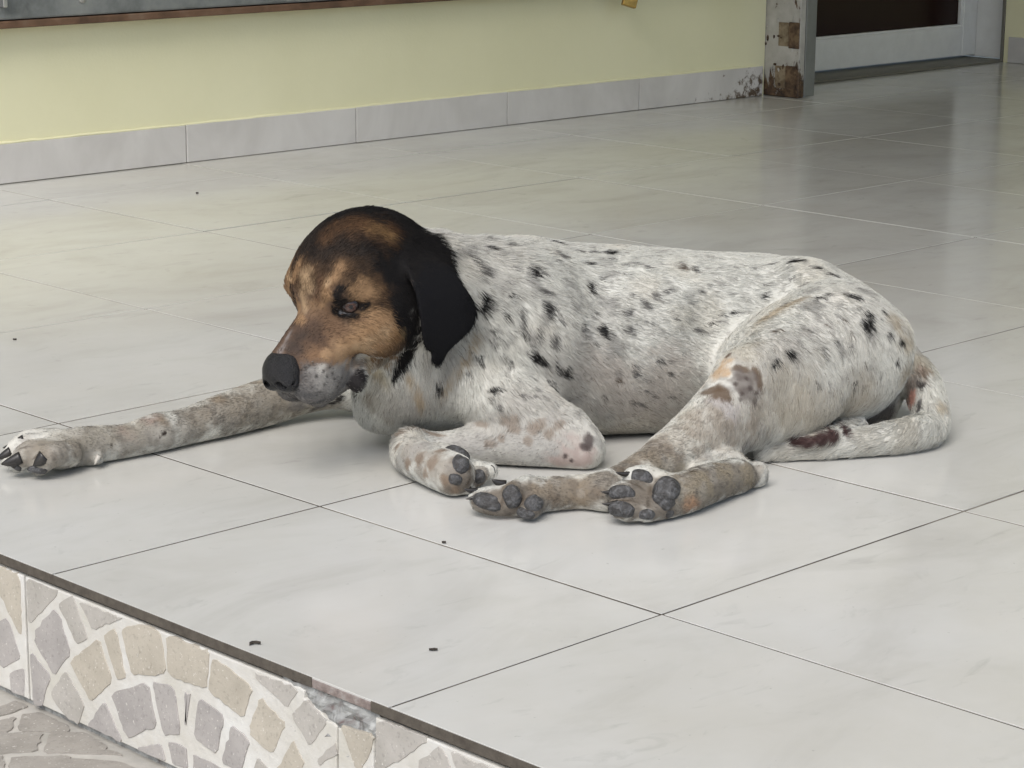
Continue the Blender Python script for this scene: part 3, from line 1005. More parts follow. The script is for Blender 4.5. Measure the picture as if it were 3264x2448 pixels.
he((-.051, 0, .0115), (.071, .055, .054), 0.02)               # cranium
he((-.020, 0, .014), (.036, .038, .030), 0.02)               # forehead
hc((-.085, 0, -.010), (-.115, 0.0, -.050), .042, .050, 0.03)  # back of the skull into the neck
for s_ in (1, -1):
    he((-.042, s_ * .036, -.034), (.050, .027, .038), 0.02)  # cheek
    he((-.004, s_ * (.033 if s_ > 0 else .0275), .017 if s_ > 0 else .022), (.020, .012, .010), 0.012, tilt=.15)  # brow
    he((.042, s_ * .0135, -.055), (.036, .0165, .024), 0.010, tilt=.10)  # flews
    hc((-.005, s_ * .028, -.030), (.040, s_ * .018, -.034), .015, .014, 0.016)
hc((-.006, 0, -.008), (.066, 0, -.0265), .022, .0145, 0.014)  # bridge
hc((.0, 0, -.03), (.064, 0, -.040), .028, .019, 0.014)
hc((-.05, 0, -.062), (.045, 0, -.076), .026, .013, 0.010)    # lower jaw
for s_ in (1, -1):
    he((.011, s_ * .0225, -.077), (.013, .0075, .0085), 0.009, tilt=.8)  # lip fold at the corner of the mouth
EYE = {}
for s_ in (1, -1):
    ec = hp(-.003, s_ * .0315, -.000)
    out = (HF * .62 + HL * s_ * .76 - HU * .06); out /= np.linalg.norm(out)
    al = HL * s_ * -.62 + HF * .76 + HU * .02; al -= out * (al @ out); al /= np.linalg.norm(al)
    upv = np.cross(out, al)
    if upv @ HU < 0: upv = -upv
    D.ell(ec - out * (.0005 if s_ > 0 else .004), (.0175, .0150, .0130), np.stack([al, out, upv]), 0.010)          # lids
    D.ell(ec + out * .0150 - upv * .0005, (.0145, .009, .0066), np.stack([al, out, upv]), 0.002, True)  # opening
    EYE[s_] = (ec, out, al, upv)

# ear flaps: thin plates traced by outline, slightly cupped
EAR = [(872, 560), (884, 601), (896, 636), (906, 690), (911, 739), (917, 757), (930, 764), (927, 777), (935, 789), (948, 795), (960, 783), (970, 763),
       (989, 744), (1016, 719), (1029, 697), (1033, 665), (1014, 631), (984, 584), (972, 548), (945, 512), (905, 510), (880, 525)]


def ear(poly, vfun, th=0.0036, k=0.016):
    pts = np.array([[*Q(x, y, 2.30)[[0, 2]]] for x, y in poly])
    lo = np.array([pts[:, 0].min(), 2.15, pts[:, 1].min()]) - .012
    hi = np.array([pts[:, 0].max(), 2.5, pts[:, 1].max()]) + .012
    sl, g = D.sub(lo, hi)
    X, Y, Z = g
    # scale the outline with distance so that it keeps its outline
    x2 = (X * (2.30 / Y)) + 0 * Z
    z2 = CAM[2] + (Z - CAM[2]) * (2.30 / Y) + 0 * X
    d = np.full(np.broadcast(X, Y, Z).shape, 1e9, np.float32); sg = np.ones(d.shape, np.float32)
    n = len(pts)
    for i in range(n):
        a, b = pts[i], pts[i - 1]
        ex, ez = b - a
        wx, wz = x2 - a[0], z2 - a[1]
        t = np.clip((wx * ex + wz * ez) / (ex * ex + ez * ez), 0, 1)
        d = np.minimum(d, (wx - ex * t) ** 2 + (wz - ez * t) ** 2)
        c1, c2, c3 = z2 >= a[1], z2 < b[1], ex * wz > ez * wx
        fl = (c1 & c2 & c3) | (~c1 & ~c2 & ~c3)
        sg = np.where(fl, -sg, sg)
    d2 = np.sqrt(d) * sg
    dv = np.abs(Y - vfun(x2, z2)) - th
    q0 = d2 + th * 1.0; q1 = dv + th * .6
    dd = np.minimum(np.maximum(q0, q1), 0) + np.sqrt(np.maximum(q0, 0) ** 2 + np.maximum(q1, 0) ** 2) - th * .6
    D.smin(sl, dd.astype(np.float32), k)


e0, e1, e2_ = Q(880, 540, 2.30), Q(1030, 690, 2.30), Q(945, 790, 2.30)


def ear_v(x, z):
    u = (x - e0[0]) / (e1[0] - e0[0]); w = (e0[2] - z) / (e0[2] - e2_[2])
    return 2.322 + 0.052 * u - 0.022 * np.sin(np.clip(w, 0, 1) * 2.6) + 0.010 * w * (1 - u) - 0.014 * u * (1 - u) + 0.026 * np.clip(1 - w * 2.3, 0, 1.5) ** 2


ear(EAR, ear_v)
# the other ear hangs on the far side of the head
FEAR = [(-.064, -.054, .012, .030, .010, .026), (-.060, -.063, -.022, .034, .0055, .034), (-.056, -.064, -.052, .027, .0055, .028), (-.053, -.062, -.074, .015, .005, .016)]
for (x_, y_, z_, a_, b_, c_) in FEAR: he((x_, y_, z_), (a_, b_, c_), 0.008)

# rest on the floor
D.v = np.maximum(D.v, (-(D.lo[2] + D.h * np.arange(D.n[2])) + 0.0012)[None, None, :].astype(np.float32))
V, Fq = D.mesh()
# fair the voxel steps
nb_a = np.concatenate([Fq[:, [0, 1]], Fq[:, [1, 2]], Fq[:, [2, 3]], Fq[:, [3, 0]]])
for it in range(3):
    acc = np.zeros_like(V); w_ = np.zeros(len(V))
    for c_ in range(3): acc[:, c_] = np.bincount(nb_a[:, 0], V[nb_a[:, 1], c_], len(V)) + np.bincount(nb_a[:, 1], V[nb_a[:, 0], c_], len(V))
    w_ = np.bincount(nb_a.ravel(), minlength=len(V))
    V = V * .5 + acc / w_[:, None] * .5
# keep the biggest piece only if stray bits appear
DOG_BASE = to_world(np.array([Q(1300, 960, 2.45)[0], 2.45, 0.0]))
dog = empty('dog', tuple(DOG_BASE), 'white hound with black ticking and a black and tan head lying on the tiles', 'dog')
bvh = BVHTree.FromPolygons([tuple(x) for x in V], [tuple(int(i) for i in f) for f in Fq])
CAML = np.array([0, 0, CAM[2]])
def hit(x, y):
    d = ray(x, y); dl = Vector((d @ RH, d @ FH, d[2])).normalized()
    h = bvh.ray_cast(Vector(CAML), dl)
    return (np.array(h[0]), np.array(h[1])) if h[0] is not None else (None, None)


# --- colour of the coat, per vertex
def vnoise(P, scale, seed=0):
    """value noise in [0, 1]"""
    X = P / scale + 100.0 + seed * 17.31
    I = np.floor(X).astype(np.int64); f = X - I
    f = f * f * (3 - 2 * f)
    out = np.zeros(len(P))
    for dx in (0, 1):
        for dy in (0, 1):
            for dz in (0, 1):
                hsh = ((I[:, 0] + dx) * 73856093) ^ ((I[:, 1] + dy) * 19349663) ^ ((I[:, 2] + dz) * 83492791) ^ (seed * 2654435)
                hsh = (hsh ^ (hsh >> 13)) * 1274126177 & 0x7fffffff
                r = ((hsh ^ (hsh >> 16)) & 0xffff) / 65535.0
                w = (f[:, 0] if dx else 1 - f[:, 0]) * (f[:, 1] if dy else 1 - f[:, 1]) * (f[:, 2] if dz else 1 - f[:, 2])
                out += r * w
    return out


def sstep(a, b, x):
    t = np.clip((x - a) / (b - a), 0, 1)
    return t * t * (3 - 2 * t)


# vertex normals
e1_ = V[Fq[:, 1]] - V[Fq[:, 0]]; e2v = V[Fq[:, 3]] - V[Fq[:, 0]]
fn_ = np.cross(e1_, e2v)
NV = np.zeros_like(V)
for c_ in range(4):
    for q_ in range(3): NV[:, q_] += np.bincount(Fq[:, c_], fn_[:, q_], len(V))
NV /= np.linalg.norm(NV, axis=1)[:, None] + 1e-12
nA, nB, nC, nD = vnoise(V, .012, 1), vnoise(V, .0055, 2), vnoise(V, .035, 3), vnoise(V, .09, 4)
WHITE = np.array([.56, .56, .52])
CLR = np.tile(WHITE, (len(V), 1)) * (0.90 + 0.14 * nC)[:, None]


def lay(w, c):
    global CLR
    CLR = CLR * (1 - w[:, None]) + np.array(c) * w[:, None]


# faint cream and grey in the white
lay(.30 * sstep(.55, .85, nC), (.50, .46, .38))
lay(.35 * sstep(.50, .75, nD), (.52, .50, .46))
# fine grey ticking
lay(.60 * sstep(.64, .76, nA) * sstep(.30, .55, nD), (.24, .235, .22))
lay(.50 * sstep(.72, .82, nB), (.20, .19, .175))
WARP = np.stack([vnoise(V, .010, 11) - .5, vnoise(V, .010, 12) - .5, vnoise(V, .010, 13) - .5], 1)
WARP2 = np.stack([vnoise(V, .004, 21) - .5, vnoise(V, .004, 22) - .5, vnoise(V, .004, 23) - .5], 1)


def blob(x, y, rx, c, alpha=1.0, ry=None, ang=0.0, soft=.45, rag=1.0, mirror=False, src=None):
    """patch of colour c around the point of the dog seen at picture point (x, y)"""
    p, n = hit(x, y) if src is None else src
    if p is None: return
    s = PXM(p[1]); ry = ry or rx
    todo = [(p, n)]
    if mirror:
        q = p - HO
        m = p - 2 * (q @ HL) * HL
        todo.append((m, n - 2 * (n @ HL) * HL))
    a = math.radians(ang)
    for p, n in todo:
        e1 = np.array([math.cos(a), 0, -math.sin(a)]); e1 = e1 - n * (e1 @ n); e1 /= np.linalg.norm(e1)
        e2 = np.cross(n, e1)
        R_ = max(rx, ry) * s * 1.5
        idx = np.nonzero((np.abs(V - p) < R_).all(1))[0]
        if not len(idx): continue
        d = V[idx] - p + WARP[idx] * (min(rx, ry) * s * .9 * rag) + WARP2[idx] * (min(rx, ry) * s * .5 * rag)
        rr = np.sqrt((d @ e1 / (rx * s)) ** 2 + (d @ e2 / (ry * s)) ** 2 + (d @ n / (max(rx, ry) * s)) ** 2)
        w = alpha * (1 - sstep(1 - soft, 1 + soft * .4, rr))
        CLR[idx] = CLR[idx] * (1 - w[:, None]) + np.array(c) * w[:, None]


def blobs(c, lst, **kw):
    for q in lst:
        blob(q[0], q[1], q[2], c, **{**kw, **(q[3] if len(q) > 3 else {})})


# dirt and thin hair on limbs, belly and rump
blobs((.345, .33, .30), [(1120, 870, 80), (1200, 920, 70), (1100, 950, 80), (1200, 970, 60), (1020, 950, 60), (920, 860, 70), (850, 880, 60), (1330, 860, 110), (1430, 840, 100), (1250, 800, 90), (1650, 820, 90), (1750, 880, 90), (1700, 760, 80), (1850, 850, 80), (960, 780, 60)], alpha=.8, soft=1.0)
blobs((.185, .165, .138), [(1400, 1070, 62), (1350, 1085, 50), (1460, 1080, 55), (1500, 1060, 60), (1530, 1050, 66), (1560, 1040, 66), (1590, 1030, 60), (1630, 1030, 46), (1100, 1085, 56), (1050, 1090, 44), (1160, 1075, 50), (1230, 1065, 52),
                        (1300, 1050, 52), (1360, 1010, 46), (1030, 1030, 34), (990, 1040, 44), (1420, 975, 44)], alpha=.95, soft=.35, rag=.6)
blobs((.27, .245, .21), [(960, 1020, 50), (920, 1000, 50), (890, 970, 48)], alpha=.75, soft=.5)
blobs((.225, .21, .185), [(100, 975, 70), (190, 960, 60), (270, 945, 56), (340, 930, 56), (420, 910, 56), (500, 890, 60), (580, 870, 64), (660, 870, 60)], alpha=.85, soft=.4, rag=.6)
blobs((.42, .38, .34), [(1350, 860, 90), (1420, 890, 70), (1300, 800, 60), (1450, 800, 80)], alpha=.55, soft=.9)
blobs((.36, .33, .28), [(1400, 920, 70), (1340, 930, 50)], alpha=.6, soft=.9)
blobs((.40, .36, .28), [(1690, 860, 80), (1760, 900, 80), (1600, 760, 50), (1850, 860, 60)], alpha=.45, soft=.9)
blobs((.33, .27, .18), [(1930, 690, 26), (1958, 730, 32), (1985, 780, 36), (1960, 800, 34), (2035, 880, 18)], alpha=.6, soft=.9)
blobs((.40, .38, .33), [(1960, 940, 50), (1880, 950, 50), (1780, 968, 40), (1690, 975, 30)], alpha=.6, soft=.8)
blobs((.24, .205, .165), [(1560, 880, 55), (1500, 930, 65), (1440, 965, 50), (1570, 930, 60), (1630, 910, 50)], alpha=.8, soft=.9)
blobs((0.198, 0.161, 0.118), [(1380, 985, 42), (1320, 1010, 40), (1250, 1045, 42), (1250, 1080, 36), (1190, 1050, 36), (1150, 1060, 30), (1100, 1045, 30)], alpha=.8, soft=.8)
blobs((0.136, 0.105, 0.077), [(1340, 1015, 20), (1290, 1060, 20), (1200, 1075, 18), (1400, 960, 22), (1460, 985, 24)], alpha=.6, soft=.8)
blobs((0.245, 0.211, 0.156), [(1620, 1030, 36), (1570, 1020, 44), (1520, 1045, 44), (1480, 1060, 40), (1430, 1010, 30), (1460, 1015, 26)], alpha=.85, soft=.8)
blobs((.34, .20, .12), [(1490, 1085, 22), (1500, 1095, 18)], alpha=.7, soft=.9)
blobs((.42, .39, .34), [(1640, 1015, 16), (1582, 985, 14), (1450, 1008, 14)], alpha=.6, soft=.9)
blobs((.05, .035, .025), [(1497, 1018, 11, dict(ry=7)), ], alpha=.9)
blobs((0.222, 0.196, 0.159), [(600, 850, 70), (650, 870, 55), (520, 875, 60), (440, 895, 50), (700, 880, 50)], alpha=.75, soft=.9)
blobs((0.163, 0.115, 0.067), [(560, 825, 26, dict(ry=14, ang=-15)), (520, 835, 22), (470, 860, 26), (375, 885, 24), (350, 910, 22)], alpha=.6, soft=.9)
blobs((0.266, 0.192, 0.163), [(325, 905, 26), (270, 930, 26), (610, 850, 30)], alpha=.6, soft=.9)
blobs((0.244, 0.222, 0.178), [(300, 930, 45), (240, 945, 40), (190, 950, 40), (140, 945, 40), (80, 960, 40)], alpha=.6, soft=.9)
blobs((.42, .40, .36), [(400, 935, 22), (355, 945, 22), (250, 975, 20), (60, 945, 16), (120, 975, 18), (130, 1000, 16), (160, 935, 20)], alpha=.7, soft=.8)
blobs((.035, .028, .024), [(352, 938, 5), (346, 944, 3), (240, 962, 4), (355, 935, 6)])
# dirty feet, with groove shade painted as thin dark lines between the toes
blobs((0.150, 0.130, 0.108), [(1400, 1070, 60), (1350, 1080, 50), (1440, 1090, 40), (1100, 1080, 60), (1050, 1085, 40), (1150, 1090, 36), (1000, 1020, 44), (1030, 1035, 30), (980, 1050, 30)], alpha=.85, soft=.8)
blobs((0.218, 0.190, 0.153), [(60, 980, 50), (110, 990, 50), (170, 980, 40)], alpha=.7, soft=.9)
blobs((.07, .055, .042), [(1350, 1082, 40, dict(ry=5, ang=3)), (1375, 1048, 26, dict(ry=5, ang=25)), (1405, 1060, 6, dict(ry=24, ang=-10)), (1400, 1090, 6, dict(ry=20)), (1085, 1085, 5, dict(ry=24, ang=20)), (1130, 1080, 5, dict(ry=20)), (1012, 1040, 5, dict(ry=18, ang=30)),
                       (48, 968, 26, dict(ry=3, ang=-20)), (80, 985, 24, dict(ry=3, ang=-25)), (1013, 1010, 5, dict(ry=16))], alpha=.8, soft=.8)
limb = np.clip(1 - np.abs(CLR.mean(1) - .19) / .09, 0, 1)
lay(limb * .6 * sstep(.62, .74, nB), (.10, .09, .08))
lay(limb * .4 * sstep(.62, .76, nA), (.33, .315, .285))
# folded foreleg
blobs((.36, .35, .33), [(1100, 950, 80), (1180, 960, 60), (1030, 960, 50), (910, 960, 40), (980, 960, 40)], alpha=.7, soft=.9)
blobs((.215, .175, .14), [(1095, 905, 30, dict(ry=16, ang=-10)), (1040, 915, 22, dict(ry=10)), (1150, 925, 16), (1110, 925, 14), (1190, 935, 16), (1085, 945, 12), (1060, 955, 14), (1165, 915, 16), (1140, 950, 12), (1210, 920, 14)], alpha=.75)
blobs((.20, .15, .11), [(872, 935, 14, dict(ry=26)), (900, 928, 26, dict(ry=9)), (940, 940, 28, dict(ry=9)), (905, 990, 18), (935, 1000, 20), (880, 1000, 14), (920, 1025, 14), (960, 1040, 18), (950, 975, 14), (860, 960, 12), (985, 1060, 14)], alpha=.75)
blobs((.36, .28, .255), [(1240, 985, 42), (1275, 985, 28), (1200, 995, 26)], alpha=.75, soft=.8)
blobs((.065, .05, .048), [(1275, 950, 18, dict(ry=24)), (1262, 965, 12), (1222, 985, 7), (1235, 995, 5)], alpha=.9)
# knee: bald scabby patch
blobs((.40, .28, .17), [(1545, 808, 30), (1560, 795, 26)], alpha=.8, soft=.7)
blobs((.40, .38, .37), [(1560, 870, 40, dict(ry=18)), (1580, 885, 26)], alpha=.75, soft=.7)
blobs((.10, .068, .045), [(1535, 842, 34, dict(ry=15, ang=-5)), (1560, 850, 20), (1600, 797, 26, dict(ry=9, ang=10)), (1635, 800, 18, dict(ry=10, ang=50)), (1640, 825, 12, dict(ry=22)), (1572, 770, 11)], alpha=.9)
blobs((.105, .088, .080), [(1605, 825, 28), (1620, 850, 24), (1595, 810, 20), (1625, 810, 20)], alpha=.75)
blobs((.06, .047, .042), [(1590, 830, 6), (1612, 818, 6), (1620, 838, 7), (1605, 850, 6), (1632, 850, 7), (1600, 862, 6), (1630, 868, 9)], alpha=.8)
blobs((.34, .285, .205), [(1680, 670, 44, dict(ry=15, ang=-30)), (1650, 690, 40, dict(ry=14, ang=-32)), (1710, 655, 36, dict(ry=12, ang=-20))], alpha=.75, soft=.8)

# black and grey spots: (x, y, half length, half width, angle, strength)
BLK, DRK, GRY, BRN = (.010, .0095, .0095), (.022, .021, .021), (.095, .092, .088), (.085, .064, .048)
k8 = lambda x, y: (881 + .3676 * x, 440.5 + .3676 * y)
k4 = lambda x, y: (1287.6 + .3676 * x, 508.3 + .3676 * y)
SP8 = [(240, 182, 34, 8, 30, DRK), (440, 215, 30, 20, 40, GRY), (470, 265, 36, 20, -20, DRK), (360, 300, 36, 24, 20, GRY), (430, 400, 44, 46, 0, GRY), (400, 345, 26, 18, 0, GRY),
       (440, 570, 44, 62, 0, BLK), (580, 250, 32, 16, -10, GRY), (760, 205, 42, 18, -20, DRK), (840, 222, 56, 20, -30, BLK), (875, 292, 46, 30, -10, GRY), (860, 330, 26, 15, 0, DRK),
       (740, 390, 38, 42, 20, BLK), (1000, 272, 38, 15, 5, DRK), (1085, 280, 30, 14, 0, DRK), (1172, 285, 46, 24, -5, BLK), (1195, 325, 20, 12, 0, DRK), (1050, 347, 32, 15, -10, DRK),
       (1280, 357, 22, 12, 0, GRY), (1140, 440, 16, 12, 0, DRK), (1072, 492, 28, 30, 0, BLK), (605, 536, 24, 16, -20, DRK), (568, 640, 17, 30, 0, BLK), (800, 510, 44, 24, 30, GRY),
       (820, 602, 42, 36, 20, DRK), (620, 372, 15, 15, 0, GRY), (668, 700, 14, 56, 10, GRY), (690, 762, 13, 20, 0, DRK), (860, 800, 24, 46, 10, GRY), (1030, 730, 22, 40, 10, GRY),
       (1140, 742, 44, 46, 0, DRK), (1292, 740, 24, 34, 0, GRY), (1390, 585, 26, 30, 0, GRY), (1320, 537, 20, 14, 0, GRY), (1290, 640, 34, 22, 0, GRY), (500, 735, 26, 18, 30, GRY),
       (490, 806, 22, 20, 0, GRY), (420, 910, 32, 16, 0, DRK), (600, 932, 26, 10, 0, DRK), (742, 900, 26, 54, -40, BLK), (805, 928, 16, 44, -30, BLK), (930, 992, 30, 32, 0, DRK),
       (880, 965, 11, 46, -12, DRK), (510, 1092, 38, 16, -20, BLK), (180, 1075, 24, 34, 15, DRK), (365, 996, 20, 22, 0, GRY), (830, 1042, 22, 8, 0, DRK), (855, 1076, 26, 9, 5, DRK),
       (530, 1190, 24, 13, -25, GRY), (675, 1126, 22, 8, 0, GRY), (1240, 1042, 20, 18, 0, BRN), (1335, 1000, 18, 16, 0, GRY), (1700, 740, 42, 11, 0, GRY), (1785, 706, 20, 8, -10, DRK),
       (1842, 652, 22, 8, -15, DRK), (1920, 640, 26, 9, -15, DRK), (2085, 550, 20, 14, -20, DRK), (1602, 366, 40, 22, 10, BRN), (1682, 382, 16, 28, -35, DRK), (1900, 272, 66, 15, 3, BLK),
       (2010, 286, 46, 14, 3, BLK), (2200, 302, 24, 8, 0, DRK), (1240, 231, 34, 6, 0, DRK), (1490, 236, 40, 5, 0, DRK), (1720, 272, 18, 5, 0, DRK), (1360, 240, 22, 5, 0, GRY), (300, 610, 20, 14, 0, GRY),
       (660, 620, 20, 30, 10, GRY), (770, 760, 18, 40, 10, GRY), (1150, 1130, 14, 12, 0, GRY), (1410, 370, 16, 14, 0, GRY), (1450, 530, 20, 12, 0, GRY), (1520, 520, 24, 14, 30, GRY), (1480, 915, 26, 14, 0, GRY)]
SP4 = [(1160, 152, 52, 15, -10, BLK), (1372, 167, 32, 9, 15, DRK), (1290, 188, 42, 13, 15, DRK), (1372, 226, 40, 15, 28, DRK), (1470, 252, 46, 18, 25, BLK), (1532, 288, 26, 8, 30, DRK),
       (1300, 362, 30, 13, 10, BLK), (1350, 345, 20, 8, 0, DRK), (1510, 357, 58, 18, 14, DRK), (1600, 466, 28, 20, 10, BLK), (1595, 532, 30, 46, 0, BLK), (1462, 492, 14, 14, 0, BRN), (1500, 572, 18, 14, 0, BRN),
       (1505, 655, 16, 12, 0, DRK), (1140, 697, 36, 28, 20, BLK), (1052, 746, 32, 30, 20, BLK), (1792, 622, 18, 30, 0, BLK), (1722, 582, 15, 16, 0, DRK), (1770, 752, 14, 24, 0, DRK), (1525, 872, 18, 15, 0, DRK),
       (1050, 560, 42, 12, -8, BRN), (1350, 527, 8, 8, 0, BRN), (1250, 560, 8, 10, 0, GRY), (1190, 625, 8, 14, 0, GRY), (230, 820, 15, 18, 0, GRY), (130, 856, 18, 20, 0, BRN), (340, 945, 14, 12, 0, GRY), (1690, 445, 14, 18, 0, DRK)]
for lst, kf in ((SP8, k8), (SP4, k4)):
    for (x, y, a_, b_, an, c) in lst:
        X, Y = kf(x, y)
        blob(X, Y, a_ * .40 + 1, c, 1.0 if c in (BLK, DRK) else .9, b_ * .40 + 1, an, .35, 1.1)
for (x0_, x1_, y0_, y1_, n_) in [(990, 1220, 530, 800, 46), (1220, 1560, 540, 720, 34), (1560, 1760, 560, 660, 14), (1720, 1920, 600, 860, 26), (1050, 1260, 800, 880, 12), (1250, 1450, 720, 880, 18)]:
    for _ in range(n_):
        r_ = rng.uniform(2.5, 7)
        blob(rng.uniform(x0_, x1_), rng.uniform(y0_, y1_), r_ * 1.3, [DRK, GRY, GRY][rng.integers(3)], rng.uniform(.6, .95), r_ * rng.uniform(.6, 1.0), rng.uniform(-10, 50), .4, 1.1)
# scattered spots on the side turned away
for q in rng.integers(0, len(V), 260):
    if NV[q, 1] > .25 and V[q, 2] > .05 and V[q, 0] > -.08:
        r_ = rng.uniform(5, 16)
        blob(0, 0, r_, [BLK, DRK, GRY][rng.integers(3)], .9, r_ * rng.uniform(.6, 1.2), rng.uniform(0, 180), .5, 1.2, src=(V[q], NV[q]))

# rear end
blobs((.16, .09, .06), [(1975, 820, 26), (1990, 800, 18), (1965, 845, 22)], alpha=.6, soft=.9)
blobs((.46, .24, .19), [(1972, 858, 17, dict(ry=19)), (1962, 870, 12)], alpha=.9, soft=.5)
blobs((.03, .025, .028), [(1988, 828, 10, dict(ry=15)), (1985, 878, 7, dict(ry=24, ang=20))], alpha=.85)
blobs((.16, .14, .12), [(1880, 900, 40), (1830, 910, 40), (1920, 890, 30)], alpha=.8, soft=.5)  # shade of the gap between thigh and tail, painted onto white fur
blobs((.045, .020, .020), [(1722, 951, 18), (1748, 955, 20), (1775, 948, 20), (1800, 940, 20), (1830, 930, 18)], alpha=.95, soft=.4, rag=.3)

# head
HB = np.array([.0070, .0064, .0066]); HDK = (.020, .0155, .013); HBR = (.105, .055, .026); HT = (.255, .160, .088); HTL = (.34, .24, .145); HM = (.125, .076, .046)
hx = (V - HO) @ HF / HS; hy = (V - HO) @ HL / HS; hz = (V - HO) @ HU / HS
hd = np.sqrt(((hx + .040) / .098) ** 2 + (hy / .085) ** 2 + ((hz - .010) / .088) ** 2) + (nC - .5) * .10
head_w = 1 - sstep(.94, 1.0, hd)
head_w *= 1 - sstep(-.040, -.052, hz + .62 * (hx + .02))     # throat stays white
lay(head_w, HB)
mw = sstep(-.002, .016, hx) * (1 - sstep(.045, .055, np.abs(hy))) * sstep(-.105, -.095, hz) * (1 - sstep(.02, .03, hz)) * (1 - sstep(.12, .13, hx))
lay(mw * sstep(-.058, -.046, hz + (nC - .5) * .012), (.105, .070, .050))
lay(mw * (1 - sstep(-.058, -.046, hz + (nC - .5) * .012)), (.15, .143, .137))
for (x_, y_, z_, a_, b_, c_) in FEAR:
    q_ = np.sqrt(((hx - x_) / (a_ + .006)) ** 2 + ((hy - y_) / (b_ + .005)) ** 2 + ((hz - z_) / (c_ + .006)) ** 2)
    lay(1 - sstep(.95, 1.05, q_), (.0056, .0056, .0068))
# ears: the plate polygons
px_ = to_px(V)
ear_w = np.zeros(len(V))
ep = np.array(EAR, float)
ins_ = np.zeros(len(V), bool)
for i in range(len(ep)):
    a, b = ep[i], ep[i - 1]
    cnd = ((a[1] > px_[:, 1]) != (b[1] > px_[:, 1])) & (px_[:, 0] < (b[0] - a[0]) * (px_[:, 1] - a[1]) / (b[1] - a[1] + 1e-9) + a[0])
    ins_ ^= cnd
evs = ear_v(V[:, 0] * 2.30 / V[:, 1], CAM[2] + (V[:, 2] - CAM[2]) * 2.30 / V[:, 1])
lay(np.where(ins_ & (np.abs(V[:, 1] - evs) < .0095), 1.0, 0.0), (.0056, .0056, .0068))
blobs((.085, .07, .062), [(888, 608, 3.2, dict(ry=16, ang=-18)), (896, 640, 3.0, dict(ry=18, ang=-12)), (903, 680, 2.8, dict(ry=22, ang=-8)), (909, 720, 2.6, dict(ry=20, ang=-5))], alpha=.9, soft=.6, rag=.4)
blobs(HB, [(905, 530, 46), (935, 545, 36), (885, 560, 40), (955, 555, 24)], alpha=1, soft=.3, rag=.5)
kw = dict(mirror=True, soft=.7)
blobs(HDK, [(720, 540, 60), (690, 555, 40), (770, 560, 55), (740, 505, 50)], alpha=.8, **kw)
blobs(HBR, [(790, 485, 60, dict(ry=32)), (740, 492, 46), (830, 502, 44), (700, 515, 30)], alpha=.6, soft=1.3)
blobs((.22, .135, .06), [(812, 494, 24), (830, 506, 16), (845, 510, 12)], alpha=.6, soft=1.3)
blobs((.085, .05, .027), [(716, 600, 44), (735, 575, 30), (780, 622, 52), (810, 640, 40), (664, 605, 34), (645, 580, 26), (835, 700, 46), (845, 725, 40), (800, 690, 44)], alpha=.8, mirror=True, soft=1.2)
blobs(HT, [(716, 602, 26, dict(ry=17, ang=-50)), (732, 580, 18, dict(ry=11, ang=-60)), (704, 622, 18), (775, 620, 34, dict(ry=22)), (798, 640, 24), (770, 640, 24), (690, 660, 22), (706, 640, 20)], alpha=.9, mirror=True, soft=1.0)
blobs(HTL, [(662, 602, 20, dict(ry=28)), (655, 640, 14, dict(ry=26)), (668, 625, 16), (708, 612, 10), (660, 660, 16)], alpha=.9, soft=1.0)
blobs(HT, [(640, 590, 18), (632, 605, 14), (645, 570, 12), (650, 690, 20), (645, 670, 16)], alpha=.9, soft=.6)
blobs((.09, .05, .03), [(690, 615, 8, dict(ry=26, ang=12)), (684, 645, 7, dict(ry=18))], alpha=.75, soft=.8)
blobs(HT, [(830, 700, 32), (800, 715, 38), (775, 735, 36), (838, 730, 24), (760, 760, 34), (800, 690, 26), (745, 735, 34), (790, 760, 26), (850, 715, 22)], alpha=.9, **kw)
blobs(HTL, [(800, 735, 20), (830, 715, 18), (790, 755, 20), (770, 748, 18)], alpha=.75, **kw)
blobs(HM, [(700, 700, 34), (720, 690, 28), (690, 730, 34), (730, 715, 26), (710, 755, 28), (780, 690, 20, dict(ry=8, ang=-12))], alpha=.85, **kw)
blobs((.060, .040, .030), [(660, 715, 30), (650, 735, 32), (672, 742, 30), (682, 708, 22), (640, 755, 22), (690, 735, 20)], alpha=.8, soft=1.1, mirror=True)
blobs((.22, .205, .20), [(606, 756, 10, dict(ry=22, ang=35)), (622, 728, 6, dict(ry=20, ang=30))], alpha=.7, soft=.9)
# muzzle
blobs((.155, .147, .14), [(690, 822, 40), (720, 842, 46), (655, 840, 36), (665, 800, 18), (700, 868, 30), (745, 815, 30), (650, 870, 24)], alpha=.95, soft=.8, mirror=True)
blobs((.21, .125, .07), [(690, 770, 24), (715, 780, 22), (665, 765, 20)], alpha=.75, soft=1.1, mirror=True)
blobs((.055, .042, .036), [(640, 762, 18), (628, 745, 14), (655, 760, 16)], alpha=.7, soft=1.0)
blobs((.29, .28, .262), [(700, 808, 26), (672, 800, 14), (728, 805, 16), (715, 838, 22), (745, 785, 12), (690, 830, 14), (735, 845, 12)], alpha=.6, soft=.9, mirror=True)
blobs((.36, .24, .14), [(735, 765, 28), (705, 765, 18), (752, 785, 16)], alpha=.6, **kw)
blobs((.50, .48, .44), [(768, 785, 20), (780, 775, 16), (755, 792, 14), (790, 770, 14), (695, 800, 14)], alpha=.75, **kw)
blobs((.07, .07, .072), [(640, 862, 26, dict(ry=9, ang=15)), (690, 880, 24, dict(ry=8)), (660, 852, 28, dict(ry=12, ang=12)), (640, 835, 16), (650, 815, 12), (690, 868, 22, dict(ry=8))], alpha=.75, **kw)
blobs((.22, .165, .12), [(765, 785, 18), (785, 785, 16), (752, 795, 14), (795, 800, 10)], alpha=.8, soft=.6, mirror=True)
